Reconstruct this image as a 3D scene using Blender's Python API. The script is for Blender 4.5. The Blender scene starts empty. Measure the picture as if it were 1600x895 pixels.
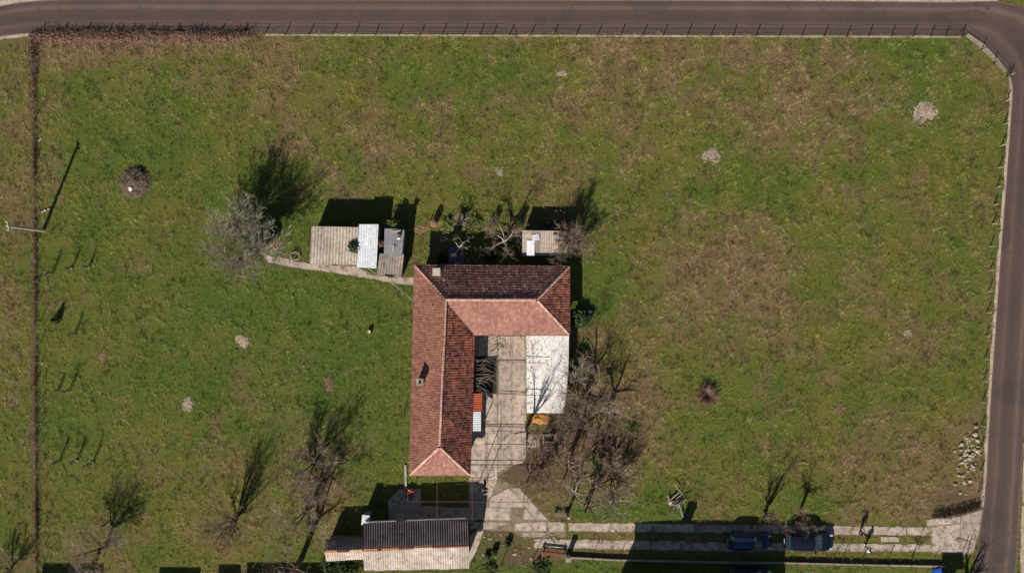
import bpy, bmesh, math, random
import numpy as np
from mathutils import Vector, Matrix
R = math.radians
S = bpy.context.scene
C = S.collection
rnd = random.Random(7)

# ------------------------------------------------------------ camera, world, sun, exposure
CAM_H = 100.0
cd = bpy.data.cameras.new('camera'); cam = bpy.data.objects.new('camera', cd); C.objects.link(cam)
cam.location = (0, 0, CAM_H); cam.rotation_euler = (0, 0, 0)
cd.sensor_width = 36; cd.lens = 36.0 * CAM_H / 100.0
cd.clip_start = 1; cd.clip_end = 2000
S.camera = cam
SUN_EL = 38.0
sx, sy = -0.375, -0.927                      # horizontal direction towards the sun
w = bpy.data.worlds.new('World'); S.world = w; w.use_nodes = True
nt = w.node_tree; bg = nt.nodes['Background']
sky = nt.nodes.new('ShaderNodeTexSky'); sky.sky_type = 'NISHITA'; sky.sun_disc = False; sky.dust_density = 0.3
sky.sun_elevation = R(SUN_EL); sky.sun_rotation = math.atan2(sx, sy)
nt.links.new(sky.outputs[0], bg.inputs[0]); bg.inputs[1].default_value = 0.05
sd = bpy.data.lights.new('sun', 'SUN'); sd.energy = 5.0; sd.angle = R(0.5); sd.color = (1, 0.94, 0.85)
so = bpy.data.objects.new('sun', sd); C.objects.link(so); so.location = (-20, -50, 60)
sdir = Vector((sx * math.cos(R(SUN_EL)), sy * math.cos(R(SUN_EL)), math.sin(R(SUN_EL)))).normalized()
so.rotation_euler = sdir.to_track_quat('Z', 'Y').to_euler()
S.view_settings.view_transform = 'Standard'; S.view_settings.look = 'None'
S.view_settings.exposure = 0.2; S.view_settings.gamma = 1.0
S.render.resolution_x = 1024; S.render.resolution_y = 572

# ------------------------------------------------------------ helpers
def W(px, py, h=0.0):
    "ground position of what the photo shows at pixel px,py when it stands h metres up"
    k = (1 - h / CAM_H) / 16.0
    return ((px - 800) * k, (447.5 - py) * k)
def W3(px, py, h=0.0):
    x, y = W(px, py, h); return Vector((x, y, h))
def lin(c):
    return tuple(((v / 255 / 12.92) if v / 255 <= 0.04045 else ((v / 255 + 0.055) / 1.055) ** 2.4) for v in c) + (1,)

_H = np.random.RandomState(3).rand(256, 256)
def vnoise(x, y, s=1.0, seed=0):
    x = np.asarray(x) * s + seed * 17.13; y = np.asarray(y) * s + seed * 9.71
    xi = np.floor(x).astype(int); yi = np.floor(y).astype(int)
    fx = x - xi; fy = y - yi; fx = fx * fx * (3 - 2 * fx); fy = fy * fy * (3 - 2 * fy)
    a = _H[xi & 255, yi & 255]; b = _H[(xi + 1) & 255, yi & 255]
    c = _H[xi & 255, (yi + 1) & 255]; d = _H[(xi + 1) & 255, (yi + 1) & 255]
    return (a * (1 - fx) + b * fx) * (1 - fy) + (c * (1 - fx) + d * fx) * fy
def fbm(x, y, s, seed=0, o=4):
    t = 0; a = 1; n = 0
    for i in range(o):
        t = t + a * vnoise(x, y, s * 2 ** i, seed + i * 3); n += a; a *= 0.55
    return t / n
def inpoly(x, y, P):
    x = np.asarray(x); y = np.asarray(y)
    r = np.zeros(x.shape, bool); n = len(P); j = n - 1
    for i in range(n):
        xi, yi = P[i]; xj, yj = P[j]
        c = ((yi > y) != (yj > y))
        with np.errstate(divide='ignore', invalid='ignore'):
            xx = (xj - xi) * (y - yi) / (yj - yi + 1e-12) + xi
        r ^= c & (x < xx); j = i
    return r

class MB:
    def __init__(s): s.v = []; s.f = []; s.a = []
    def add(s, vs, fs, a=0.5):
        o = len(s.v); s.v += [tuple(v) for v in vs]; s.f += [tuple(i + o for i in f) for f in fs]; s.a += [a] * len(vs)
        return s
    def box(s, c, d, rz=0, a=0.5, rx=0, ry=0):
        M = Matrix.Translation(c) @ Matrix.Rotation(rz, 4, 'Z') @ Matrix.Rotation(ry, 4, 'Y') @ Matrix.Rotation(rx, 4, 'X')
        vs = [M @ Vector((x * d[0] / 2, y * d[1] / 2, z * d[2] / 2)) for z in (-1, 1) for y in (-1, 1) for x in (-1, 1)]
        return s.add(vs, [(0, 2, 3, 1), (4, 5, 7, 6), (0, 1, 5, 4), (2, 6, 7, 3), (0, 4, 6, 2), (1, 3, 7, 5)], a)
    def tube(s, pts, rad, n=6, a=0.5, cap=True):
        pts = [Vector(p) for p in pts]
        if not isinstance(rad, (list, tuple)): rad = [rad] * len(pts)
        o = len(s.v); m = len(pts)
        up0 = None
        for i, p in enumerate(pts):
            d = (pts[min(i + 1, m - 1)] - pts[max(i - 1, 0)])
            if d.length < 1e-6: d = Vector((0, 0, 1))
            d.normalize()
            if up0 is None: up0 = d.orthogonal().normalized()
            u = (up0 - d * up0.dot(d))
            if u.length < 1e-4: u = d.orthogonal()
            u.normalize(); up0 = u; v = d.cross(u)
            for k in range(n):
                t = 2 * math.pi * k / n
                q = p + (u * math.cos(t) + v * math.sin(t)) * rad[i]
                s.v.append((q.x, q.y, q.z)); s.a.append(a)
        for i in range(m - 1):
            for k in range(n):
                k2 = (k + 1) % n
                s.f.append((o + i * n + k, o + i * n + k2, o + (i + 1) * n + k2, o + (i + 1) * n + k))
        if cap:
            s.f.append(tuple(o + k for k in range(n))[::-1]); s.f.append(tuple(o + (m - 1) * n + k for k in range(n)))
        return s
    def blob(s, c, r, seed=0, n=8, m=5, rough=0.2, flat=1.0, a=0.5):
        rr = random.Random(seed); o = len(s.v)
        if not isinstance(r, (list, tuple)): r = (r, r, r)
        s.v.append((c[0], c[1], c[2] + r[2])); s.a.append(a)
        for i in range(1, m):
            ph = math.pi * i / m
            for k in range(n):
                t = 2 * math.pi * k / n; q = 1 + rr.uniform(-rough, rough)
                s.v.append((c[0] + r[0] * q * math.sin(ph) * math.cos(t), c[1] + r[1] * q * math.sin(ph) * math.sin(t), c[2] + r[2] * q * math.cos(ph))); s.a.append(a)
        s.v.append((c[0], c[1], c[2] - r[2])); s.a.append(a); last = len(s.v) - 1
        for k in range(n): s.f.append((o, o + 1 + k, o + 1 + (k + 1) % n))
        for i in range(m - 2):
            for k in range(n):
                b = o + 1 + i * n; k2 = (k + 1) % n
                s.f.append((b + k, b + n + k, b + n + k2, b + k2))
        b = o + 1 + (m - 2) * n
        for k in range(n): s.f.append((b + k, last, b + (k + 1) % n))
        return s
    def prism(s, P, z0, z1, a=0.5):
        "closed prism over a ground polygon"
        n = len(P); ar = sum(P[i][0] * P[(i + 1) % n][1] - P[(i + 1) % n][0] * P[i][1] for i in range(n))
        if ar < 0: P = P[::-1]
        vs = [(x, y, z0) for x, y in P] + [(x, y, z1) for x, y in P]
        fs = [tuple(range(n, 2 * n)), tuple(range(n))[::-1]] + [(i, (i + 1) % n, n + (i + 1) % n, n + i) for i in range(n)]
        return s.add(vs, fs, a)
    def build(s, name, mat, parent=None, smooth=False, kind=None, origin=None):
        if parent is not None: o = parent_origin(parent)
        elif origin is not None: o = Vector(origin)
        else: o = Vector((0, 0, 0))
        me = bpy.data.meshes.new(name)
        me.from_pydata([(v[0] - o.x, v[1] - o.y, v[2] - o.z) for v in s.v], [], s.f)
        at = me.attributes.new('var', 'FLOAT', 'POINT'); at.data.foreach_set('value', s.a)
        me.materials.append(mat)
        if smooth: me.polygons.foreach_set('use_smooth', [True] * len(me.polygons))
        ob = bpy.data.objects.new(name, me); C.objects.link(ob)
        if parent is not None: ob.parent = parent
        else: ob.location = o
        if kind: ob['kind'] = kind
        return ob
def parent_origin(p):
    o = Vector((0, 0, 0))
    while p is not None: o = o + p.location; p = p.parent
    return o
def tag(o, label, cat, group=None):
    o['label'] = label; o['category'] = cat
    if group: o['group'] = group
    return o
def thing(name, label, cat, loc, group=None, rz=0):
    o = bpy.data.objects.new(name, None); C.objects.link(o); o.location = loc; o.rotation_euler = (0, 0, rz)
    o.empty_display_size = 0.3
    return tag(o, label, cat, group)
def setting(name, loc=(0, 0, 0)):
    o = bpy.data.objects.new(name, None); C.objects.link(o); o.location = loc; o['kind'] = 'structure'; return o

# ------------------------------------------------------------ materials
def N(nt, t, **k):
    n = nt.nodes.new(t)
    for a, b in k.items(): setattr(n, a, b)
    return n
def mixc(nt, fac, a, b, blend='MIX'):
    m = N(nt, 'ShaderNodeMix', data_type='RGBA', blend_type=blend)
    for sock, v in ((m.inputs[0], fac), (m.inputs[6], a), (m.inputs[7], b)):
        if hasattr(v, 'is_linked') or hasattr(v, 'links'): nt.links.new(v, sock)
        elif isinstance(v, (int, float)): sock.default_value = v
        else: sock.default_value = v
    return m.outputs[2]
def ramp(nt, v, lo, hi):
    m = N(nt, 'ShaderNodeMapRange'); nt.links.new(v, m.inputs[0]); m.inputs[1].default_value = lo; m.inputs[2].default_value = hi
    return m.outputs[0]
def noise(nt, co, scale, detail=4, rough=0.6, vec=None):
    n = N(nt, 'ShaderNodeTexNoise'); n.inputs['Scale'].default_value = scale; n.inputs['Detail'].default_value = detail
    n.inputs['Roughness'].default_value = rough
    if vec is not None:
        m = N(nt, 'ShaderNodeMapping'); m.inputs['Scale'].default_value = vec; nt.links.new(co, m.inputs[0]); co = m.outputs[0]
    nt.links.new(co, n.inputs['Vector']); return n.outputs[0]
def material(name, c1, c2=None, c3=None, s1=1.5, s2=12, t3=(0.58, 0.66), rough=0.85, bump=0.3, bs=30, vec=None, var=0.0, metal=0.0, rand=0.15, spec=0.3, coat=0.0):
    "weathered surface: two tones by noise, optional third tone as blotches, per-piece brightness by attribute and object"
    m = bpy.data.materials.new(name); m.use_nodes = True; nt = m.node_tree; b = nt.nodes['Principled BSDF']
    g = N(nt, 'ShaderNodeNewGeometry'); co = g.outputs['Position']
    c1 = lin(c1); c2 = lin(c2) if c2 else c1
    n1 = noise(nt, co, s1, 5, 0.65, vec); col = mixc(nt, ramp(nt, n1, 0.35, 0.65), c1, c2)
    n2 = noise(nt, co, s2, 5, 0.7, vec)
    dk = mixc(nt, ramp(nt, n2, 0.3, 0.7), (0.72, 0.72, 0.72, 1), (1.2, 1.2, 1.2, 1)); col = mixc(nt, 1.0, col, dk, 'MULTIPLY')
    if c3:
        n3 = noise(nt, co, s2 * 0.6, 6, 0.7); col = mixc(nt, ramp(nt, n3, *t3), col, lin(c3))
    if var:
        at = N(nt, 'ShaderNodeAttribute', attribute_name='var')
        vv = N(nt, 'ShaderNodeMapRange'); nt.links.new(at.outputs['Fac'], vv.inputs[0]); vv.inputs[3].default_value = 1 - var; vv.inputs[4].default_value = 1 + var
        cc = N(nt, 'ShaderNodeCombineColor')
        for i in range(3): nt.links.new(vv.outputs[0], cc.inputs[i])
        col = mixc(nt, 1.0, col, cc.outputs[0], 'MULTIPLY')
    if rand:
        oi = N(nt, 'ShaderNodeObjectInfo'); vv = N(nt, 'ShaderNodeMapRange'); nt.links.new(oi.outputs['Random'], vv.inputs[0])
        vv.inputs[3].default_value = 1 - rand; vv.inputs[4].default_value = 1 + rand
        cc = N(nt, 'ShaderNodeCombineColor')
        for i in range(3): nt.links.new(vv.outputs[0], cc.inputs[i])
        col = mixc(nt, 1.0, col, cc.outputs[0], 'MULTIPLY')
    nt.links.new(col, b.inputs['Base Color'])
    b.inputs['Roughness'].default_value = rough; b.inputs['Metallic'].default_value = metal
    b.inputs['Specular IOR Level'].default_value = spec; b.inputs['Coat Weight'].default_value = coat
    if bump:
        bn = N(nt, 'ShaderNodeBump'); bn.inputs['Strength'].default_value = bump; bn.inputs['Distance'].default_value = 0.05
        nt.links.new(noise(nt, co, bs, 5, 0.7), bn.inputs['Height']); nt.links.new(bn.outputs[0], b.inputs['Normal'])
    return m
M = {}
M['concrete'] = material('concrete', (192, 174, 158), (166, 150, 136), (116, 106, 96), s1=0.5, s2=3, t3=(0.5, 0.66), bump=0.5, rand=0.1)
M['concrete_pink'] = material('worn_concrete', (192, 174, 160), (162, 146, 132), (112, 102, 84), s1=0.7, s2=3, t3=(0.5, 0.64), bump=0.5, rand=0.1)
M['worn'] = material('dirty_worn_concrete', (146, 128, 110), (120, 104, 84), (98, 98, 58), s1=.8, s2=2.5, t3=(.52, .62), bump=.8, rand=0)
M['curb'] = material('curb_concrete', (168, 156, 138), (140, 128, 108), (100, 100, 70), s1=1, s2=5, bump=0.5)
M['post'] = material('concrete_post', (190, 184, 170), (160, 154, 140), s1=2, s2=10)
M['white_roof'] = material('white_roof_coating', (236, 233, 226), (224, 216, 206), (166, 148, 130), s1=0.5, s2=5, t3=(0.55, 0.66), bump=0.25, rand=0)
M['plaster'] = material('plaster', (205, 196, 176), (185, 174, 152), s1=0.8, s2=5, bump=0.2)
M['tile'] = material('old_red_tile', (148, 102, 86), (128, 86, 72), (160, 126, 112), s1=0.5, s2=2.6, t3=(0.6, 0.75), bump=0.5, bs=25, var=0.24, rand=0)
M['tile_south'] = material('red_tile_sun_tone', (160, 116, 102), (142, 98, 86), (184, 148, 130), s1=0.6, s2=2.6, t3=(0.6, 0.75), bump=0.4, bs=25, var=0.16, rand=0)  # south slopes: paler copy, the sun's brightness put into the colour
M['tile_north'] = material('mossy_red_tile_lifted', (160, 112, 102), (124, 88, 82), (205, 192, 182), s1=0.8, s2=3.5, t3=(0.6, 0.66), bump=0.5, bs=25, var=0.4, rand=0)  # mossy, base colour lightened to lift the barely sunlit north slope
M['tile_east'] = material('red_tile_roll_shade', (162, 100, 80), (126, 84, 72), (178, 120, 100), s1=0.5, s2=3.2, t3=(0.6, 0.75), bump=0.5, bs=25, var=0.6, rand=0)  # east slopes: roll shadows put into the colour as strong tile contrast
M['ridge'] = material('ridge_tile', (206, 168, 148), (178, 136, 118), (206, 192, 176), s1=1, s2=6, rand=0.2)
M['deck'] = material('roof_underlay', (84, 50, 40), (66, 42, 36), s1=1, s2=6)
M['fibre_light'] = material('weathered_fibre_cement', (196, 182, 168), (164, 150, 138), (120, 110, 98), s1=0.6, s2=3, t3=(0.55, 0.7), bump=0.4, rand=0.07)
M['fibre_shade'] = material('fibre_cement_shade_tone', (142, 128, 124), (116, 104, 102), (90, 80, 78), s1=0.6, s2=3, bump=0.4, rand=0.07)  # north-slope copy of the fibre cement, its shade put into the colour
M['fibre_grey'] = material('grey_fibre_cement', (168, 152, 142), (122, 114, 106), (84, 78, 70), s1=0.7, s2=4, bump=0.4, rand=0.07)
M['zinc'] = material('galvanised_sheet', (214, 214, 214), (196, 200, 206), (224, 212, 196), s1=0.6, s2=3, rough=0.7, metal=0.0, bump=0.2, rand=0.05)
M['metal_grey'] = material('dull_grey_metal', (142, 140, 142), (122, 120, 124), (96, 92, 90), s1=0.8, s2=4, rough=0.6, metal=0.2, rand=0.08)
M['rust'] = material('rusty_steel', (112, 82, 68), (86, 64, 56), s1=3, s2=15, rough=0.8, metal=0.2)
M['wire'] = material('fence_wire', (70, 62, 58), (92, 80, 72), s1=3, s2=15, metal=0.3, rough=0.6)
M['dark_metal'] = material('dark_painted_steel', (48, 42, 40), (66, 56, 50), s1=3, s2=15, metal=0.3, rough=0.6)
M['wood_orange'] = material('fresh_orange_board', (210, 150, 92), (190, 126, 74), s1=2, s2=12)
M['wood_red'] = material('red_brown_board', (122, 78, 64), (116, 62, 50), s1=2, s2=12)
M['wood_old'] = material('weathered_timber', (132, 116, 98), (106, 92, 78), s1=2, s2=14)
M['wood_dark'] = material('dark_timber', (58, 44, 38), (42, 34, 30), s1=2, s2=14)
M['wood_cut'] = material('cut_log_end', (214, 188, 150), (190, 160, 120), s1=4, s2=20)
M['bark_pale'] = material('pale_bark', (168, 156, 142), (134, 122, 110), s1=2, s2=14, rand=0.1)
M['bark_brown'] = material('brown_bark', (116, 96, 82), (88, 72, 62), s1=2, s2=14, rand=0.15)
M['twig_brown'] = material('brown_twigs', (160, 142, 122), (130, 114, 98), s1=1.5, s2=10, bump=0, rand=0.15)
M['twig_pale'] = material('pale_twigs', (162, 154, 134), (136, 130, 110), s1=1.5, s2=10, bump=0, rand=0.1)
M['twig_red'] = material('reddish_twigs', (148, 120, 102), (120, 96, 82), s1=1.5, s2=10, bump=0, rand=0.15)
M['dead_stem'] = material('dead_stems', (158, 128, 108), (126, 98, 84), s1=.6, s2=6, bump=0, rand=0)
M['leaf'] = material('dark_green_leaves', (58, 74, 34), (40, 56, 26), (92, 104, 48), s1=2, s2=8, bump=0, var=0.5)
M['leaf_light'] = material('light_green_leaves', (112, 122, 62), (88, 102, 46), s1=2, s2=8, bump=0, var=0.4)
M['leaf_dry'] = material('dry_leaves', (160, 124, 104), (130, 98, 82), (160, 132, 100), s1=2, s2=8, bump=0, var=0.4)
M['stone'] = material('field_stone', (190, 176, 156), (146, 132, 116), s1=3, s2=14, rand=0.25)
M['ash'] = material('pale_ash', (186, 166, 148), (150, 130, 112), (104, 88, 80), s1=2, s2=6, t3=(0.56, 0.64), bump=0.9, bs=14, rand=0.08)
M['ash_brown'] = material('brown_earth_patch', (134, 108, 84), (112, 88, 66), (160, 136, 108), s1=2, s2=6, bump=0.9, bs=14, rand=0.1)
M['brick'] = material('red_brick', (188, 96, 62), (160, 78, 52), s1=3, s2=14, rand=0.25)
M['tarp_orange'] = material('orange_tarpaulin', (206, 152, 84), (180, 122, 60), (232, 190, 130), s1=1.5, s2=5, rough=0.6)
M['soil_shade'] = material('soil_with_shade', (40, 34, 32), (54, 46, 40), s1=1, s2=8, bump=0.8, bs=12)  # soil with shade put into its colour, hence near black
M['blue'] = material('blue_plastic', (38, 92, 200), (30, 74, 170), s1=2, s2=9, rough=0.45)
M['tar_blue'] = material('blue_grey_sheet', (90, 98, 116), (74, 82, 98), s1=1, s2=6, rough=0.6)
M['white_sheet'] = material('white_sheet', (238, 238, 240), (226, 226, 230), s1=1, s2=6, rough=0.5, rand=0.03)
M['paint_blue'] = material('dark_blue_car_paint', (34, 48, 82), (30, 42, 72), s1=0.3, s2=1, rough=0.3, bump=0, metal=0.5, coat=0.9, rand=0)
M['paint_black'] = material('blue_black_car_paint', (24, 31, 46), (21, 27, 40), s1=0.3, s2=1, rough=0.35, bump=0, metal=0.4, coat=0.7, rand=0)
M['plastic'] = material('black_plastic', (22, 22, 24), rough=0.6, bump=0, rand=0)
M['rubber'] = material('tyre_rubber', (18, 18, 18), rough=0.9, bump=0, rand=0)
M['alloy'] = material('wheel_alloy', (150, 152, 156), rough=0.35, metal=0.8, bump=0, rand=0)
M['lamp_clear'] = material('headlamp_glass', (168, 174, 180), rough=0.12, bump=0, rand=0, spec=0.8)
M['lamp_red'] = material('tail_lamp', (150, 12, 18), rough=0.2, bump=0, rand=0, spec=0.8)
M['skin'] = material('skin', (196, 148, 122), rough=0.6, bump=0, rand=0)
M['hair'] = material('dark_hair', (28, 22, 20), rough=0.7, bump=0, rand=0)
M['cloth_dark'] = material('dark_cloth', (26, 26, 34), (34, 32, 42), s1=3, s2=20, bump=0, rand=0)
M['cloth_navy'] = material('navy_cloth', (34, 38, 70), (28, 32, 58), s1=3, s2=20, bump=0, rand=0)
M['cloth_pink'] = material('pink_cloth', (196, 130, 128), (176, 110, 110), s1=3, s2=20, bump=0, rand=0)
M['cloth_white'] = material('white_cloth', (228, 228, 226), (214, 214, 216), s1=3, s2=20, bump=0, rand=0)
M['glass'] = material('car_glass', (44, 60, 66), (50, 68, 74), s1=1, s2=2, rough=0.06, bump=0, rand=0, spec=0.9)
M['window'] = material('window_glass', (60, 72, 84), (50, 60, 72), rough=0.08, bump=0, rand=0, spec=0.8)
M['gravel'] = material('gravel_verge', (190, 172, 152), (160, 144, 124), (112, 104, 82), s1=0.8, s2=5, t3=(0.55, 0.68), bump=0.9, bs=12, rand=0)

def asphalt():
    m = bpy.data.materials.new('asphalt'); m.use_nodes = True; nt = m.node_tree; b = nt.nodes['Principled BSDF']
    g = N(nt, 'ShaderNodeNewGeometry'); co = g.outputs['Position']
    at = N(nt, 'ShaderNodeAttribute', attribute_name='var'); u = at.outputs['Fac']
    cr = N(nt, 'ShaderNodeValToRGB'); nt.links.new(u, cr.inputs[0])
    e = cr.color_ramp.elements; e[0].position = 0; e[0].color = lin((112, 91, 79)); e[1].position = 1; e[1].color = lin((109, 88, 76))
    for p, c in ((0.05, (81, 65, 61)), (0.13, (83, 67, 63)), (0.23, (102, 86, 77)), (0.33, (84, 67, 61)), (0.5, (75, 60, 55)), (0.63, (79, 62, 58)), (0.72, (94, 77, 69)), (0.82, (83, 66, 61)), (0.95, (79, 64, 59))):
        k = cr.color_ramp.elements.new(p); k.color = lin(c)
    n1 = noise(nt, co, 0.25, 6, 0.65); n2 = noise(nt, co, 14, 4, 0.8)
    col = mixc(nt, 1.0, cr.outputs[0], mixc(nt, ramp(nt, n1, 0.3, 0.7), (0.84, 0.84, 0.84, 1), (1.14, 1.12, 1.1, 1)), 'MULTIPLY')
    col = mixc(nt, 1.0, col, mixc(nt, ramp(nt, n2, 0.3, 0.7), (0.84, 0.84, 0.84, 1), (1.15, 1.15, 1.15, 1)), 'MULTIPLY')
    vo = N(nt, 'ShaderNodeTexVoronoi', feature='DISTANCE_TO_EDGE'); vo.inputs['Scale'].default_value = .16
    wn = N(nt, 'ShaderNodeTexNoise'); wn.inputs['Scale'].default_value = .8; wn.inputs['Detail'].default_value = 6; nt.links.new(co, wn.inputs['Vector'])
    va = N(nt, 'ShaderNodeVectorMath', operation='ADD'); nt.links.new(co, va.inputs[0]); nt.links.new(wn.outputs[1], va.inputs[1]); nt.links.new(va.outputs[0], vo.inputs['Vector'])
    col = mixc(nt, ramp(nt, vo.outputs[0], 0.0, 0.006), lin((62, 54, 52)), col)
    pn = noise(nt, co, .11, 2, .4); col = mixc(nt, ramp(nt, pn, .62, .63), col, mixc(nt, 1.0, col, (.82, .82, .84, 1), 'MULTIPLY'))
    nt.links.new(col, b.inputs['Base Color']); b.inputs['Roughness'].default_value = 0.9
    bn = N(nt, 'ShaderNodeBump'); bn.inputs['Strength'].default_value = 0.4; bn.inputs['Distance'].default_value = 0.02
    nt.links.new(noise(nt, co, 40, 3, 0.8), bn.inputs['Height']); nt.links.new(bn.outputs[0], b.inputs['Normal'])
    return m
M['asphalt'] = asphalt()

def grass_mat(name, blade):
    m = bpy.data.materials.new(name); m.use_nodes = True; nt = m.node_tree; b = nt.nodes['Principled BSDF']
    g = N(nt, 'ShaderNodeNewGeometry'); co = g.outputs['Position']
    def A(n): return N(nt, 'ShaderNodeAttribute', attribute_name=n).outputs['Fac']
    dry, lush, soil, v = A('dry'), A('lush'), A('soil'), A('var')
    col = mixc(nt, lush, lin((124, 121, 58)), lin((90, 114, 44)))
    n1 = noise(nt, co, 1.7, 5, 0.7)
    dn = N(nt, 'ShaderNodeMath', operation='ADD'); nt.links.new(dry, dn.inputs[0])
    dm = N(nt, 'ShaderNodeMapRange'); nt.links.new(n1, dm.inputs[0]); dm.inputs[1].default_value = 0.3; dm.inputs[2].default_value = 0.7; dm.inputs[3].default_value = -0.25; dm.inputs[4].default_value = 0.25
    nt.links.new(dm.outputs[0], dn.inputs[1]); dn.use_clamp = True
    col = mixc(nt, dn.outputs[0], col, lin((142, 118, 90)))
    col = mixc(nt, soil, col, lin((116, 96, 80)))
    lo, hi = ((0.34, 0.35, 0.3, 1), (1.72, 1.7, 1.75, 1)) if blade else ((0.36, 0.35, 0.3, 1), (0.95, 0.92, 0.85, 1))
    if blade:
        col = mixc(nt, 1.0, col, mixc(nt, v, lo, hi), 'MULTIPLY')
    else:
        n2 = noise(nt, co, 9, 5, 0.75); col = mixc(nt, 1.0, col, mixc(nt, ramp(nt, n2, 0.3, 0.7), lo, hi), 'MULTIPLY')
        bn = N(nt, 'ShaderNodeBump'); bn.inputs['Strength'].default_value = 0.8; bn.inputs['Distance'].default_value = 0.08
        nt.links.new(noise(nt, co, 12, 5, 0.75), bn.inputs['Height']); nt.links.new(bn.outputs[0], b.inputs['Normal'])
    nt.links.new(col, b.inputs['Base Color']); b.inputs['Roughness'].default_value = 0.8; b.inputs['Specular IOR Level'].default_value = 0.15
    return m
M['ground'] = grass_mat('meadow_ground', False)
M['blade'] = grass_mat('grass_blades', True)

# ------------------------------------------------------------ cover maps (what grows where)
def pxy(x, y): return x * 16 + 800, 447.5 - y * 16
DRY = [(210, 71, 175, 20, 1.7), (110, 85, 60, 24, 1.2), (590, 80, 130, 34, .5), (610, 230, 80, 55, .6), (860, 165, 95, 35, .6), (1110, 75, 180, 26, .7), (1250, 195, 90, 60, .6), (1290, 110, 110, 50, .35),
       (1115, 455, 120, 70, .75), (1100, 400, 80, 60, .4), (940, 690, 75, 95, 1.0), (880, 700, 60, 70, .8), (1370, 720, 70, 40, .6), (1500, 770, 60, 40, .8), (1525, 90, 55, 28, .9), (1000, 600, 60, 60, .5), (935, 535, 40, 40, .7),
       (800, 740, 50, 40, .9), (480, 790, 55, 60, .8), (370, 835, 70, 40, .7), (130, 850, 55, 40, .6), (1440, 690, 50, 30, .6), (1300, 560, 130, 90, .3), (350, 110, 200, 60, .3), (430, 180, 100, 60, .35),
       (1150, 560, 130, 60, .35), (25, 300, 30, 300, .45), (25, 700, 30, 200, .3), (1530, 300, 30, 200, .3), (550, 150, 150, 60, .3), (1420, 420, 80, 100, .25), (1000, 250, 60, 120, .3), (520, 740, 60, 40, .4), (1400, 800, 90, 25, .6), (760, 40, 90, 40, .3)]
LUSH = [(440, 480, 190, 90, .9), (240, 240, 120, 60, .8), (300, 170, 120, 50, .4), (945, 420, 50, 130, .9), (1235, 285, 60, 45, .7), (1360, 75, 130, 18, .9), (1110, 650, 70, 50, .7), (780, 115, 90, 30, .6), (560, 600, 80, 120, .6),
        (130, 340, 40, 120, .6), (1000, 770, 90, 50, .9), (1500, 450, 30, 120, .7), (900, 885, 200, 18, 1.2), (1450, 170, 90, 60, .5), (650, 110, 70, 40, .5), (450, 360, 40, 50, .8), (290, 600, 130, 90, .4), (100, 690, 60, 90, .5), (1260, 790, 60, 20, .8), (620, 560, 40, 180, .5), (1330, 130, 60, 30, .3), (1130, 290, 40, 40, .5), (960, 800, 90, 14, .8), (1300, 890, 120, 14, .8), (30, 80, 30, 22, .6)]
SOIL = [(200, 60, 170, 9, .5), (53, 470, 2.8, 430, .8), (52, 90, 9, 40, .9), (800, 860, 70, 22, .38), (760, 872, 40, 30, .35), (770, 830, 60, 12, .6), (1496, 778, 24, 14, .9), (38, 888, 12, 7, .7), (658, 357, 13, 8, .9), (700, 800, 60, 22, .5), (930, 860, 60, 8, .6), (885, 345, 40, 12, .6), (805, 735, 30, 16, .7),
        (1400, 836, 70, 4, .5), (900, 640, 45, 50, .45), (935, 690, 50, 60, .35), (850, 740, 50, 30, .6), (450, 405, 40, 12, .6), (52, 700, 3, 200, .3), (830, 870, 30, 8, .4)]
def cover(x, y):
    px, py = pxy(x, y)
    wx = (fbm(x, y, 0.12, 5) - 0.5) * 90; wy = (fbm(x, y, 0.12, 11) - 0.5) * 90
    def acc(L, k=1.0):
        t = np.zeros_like(px)
        for cx, cy, rx, ry, s in L:
            d = ((px + wx * k * min(1, rx / 60) - cx) / rx) ** 2 + ((py + wy * k * min(1, ry / 60) - cy) / ry) ** 2
            t += s * np.exp(-d * 0.9)
        return t
    right = np.clip((px - 600) / 500, 0, 1)
    f1 = fbm(x, y, 0.1, 21, 5); f2 = fbm(x, y, 0.45, 31, 5); f3 = fbm(x, y, 0.22, 41, 5)
    dry = 0.07 + 0.12 * right + (f1 - 0.5) * 0.9 + (f2 - 0.5) * 1.5 + (fbm(x, y, 1.6, 91, 3) - .5) * .9 + acc(DRY) * 0.55 - acc(LUSH) * 0.35
    lush = 0.42 - 0.08 * right + (f3 - 0.5) * 1.1 + (fbm(x, y, 0.9, 51, 3) - 0.5) * 1.0 + acc(LUSH) * 0.55 - acc(DRY) * 0.2
    soil = acc(SOIL, 0.15) * 1.2 + (f2 - 0.5) * 0.8 * (acc(SOIL, 0.15) > 0.12)
    return np.clip(dry, 0, 1), np.clip(lush, 0, 1), np.clip(soil, 0, 1)

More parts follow.
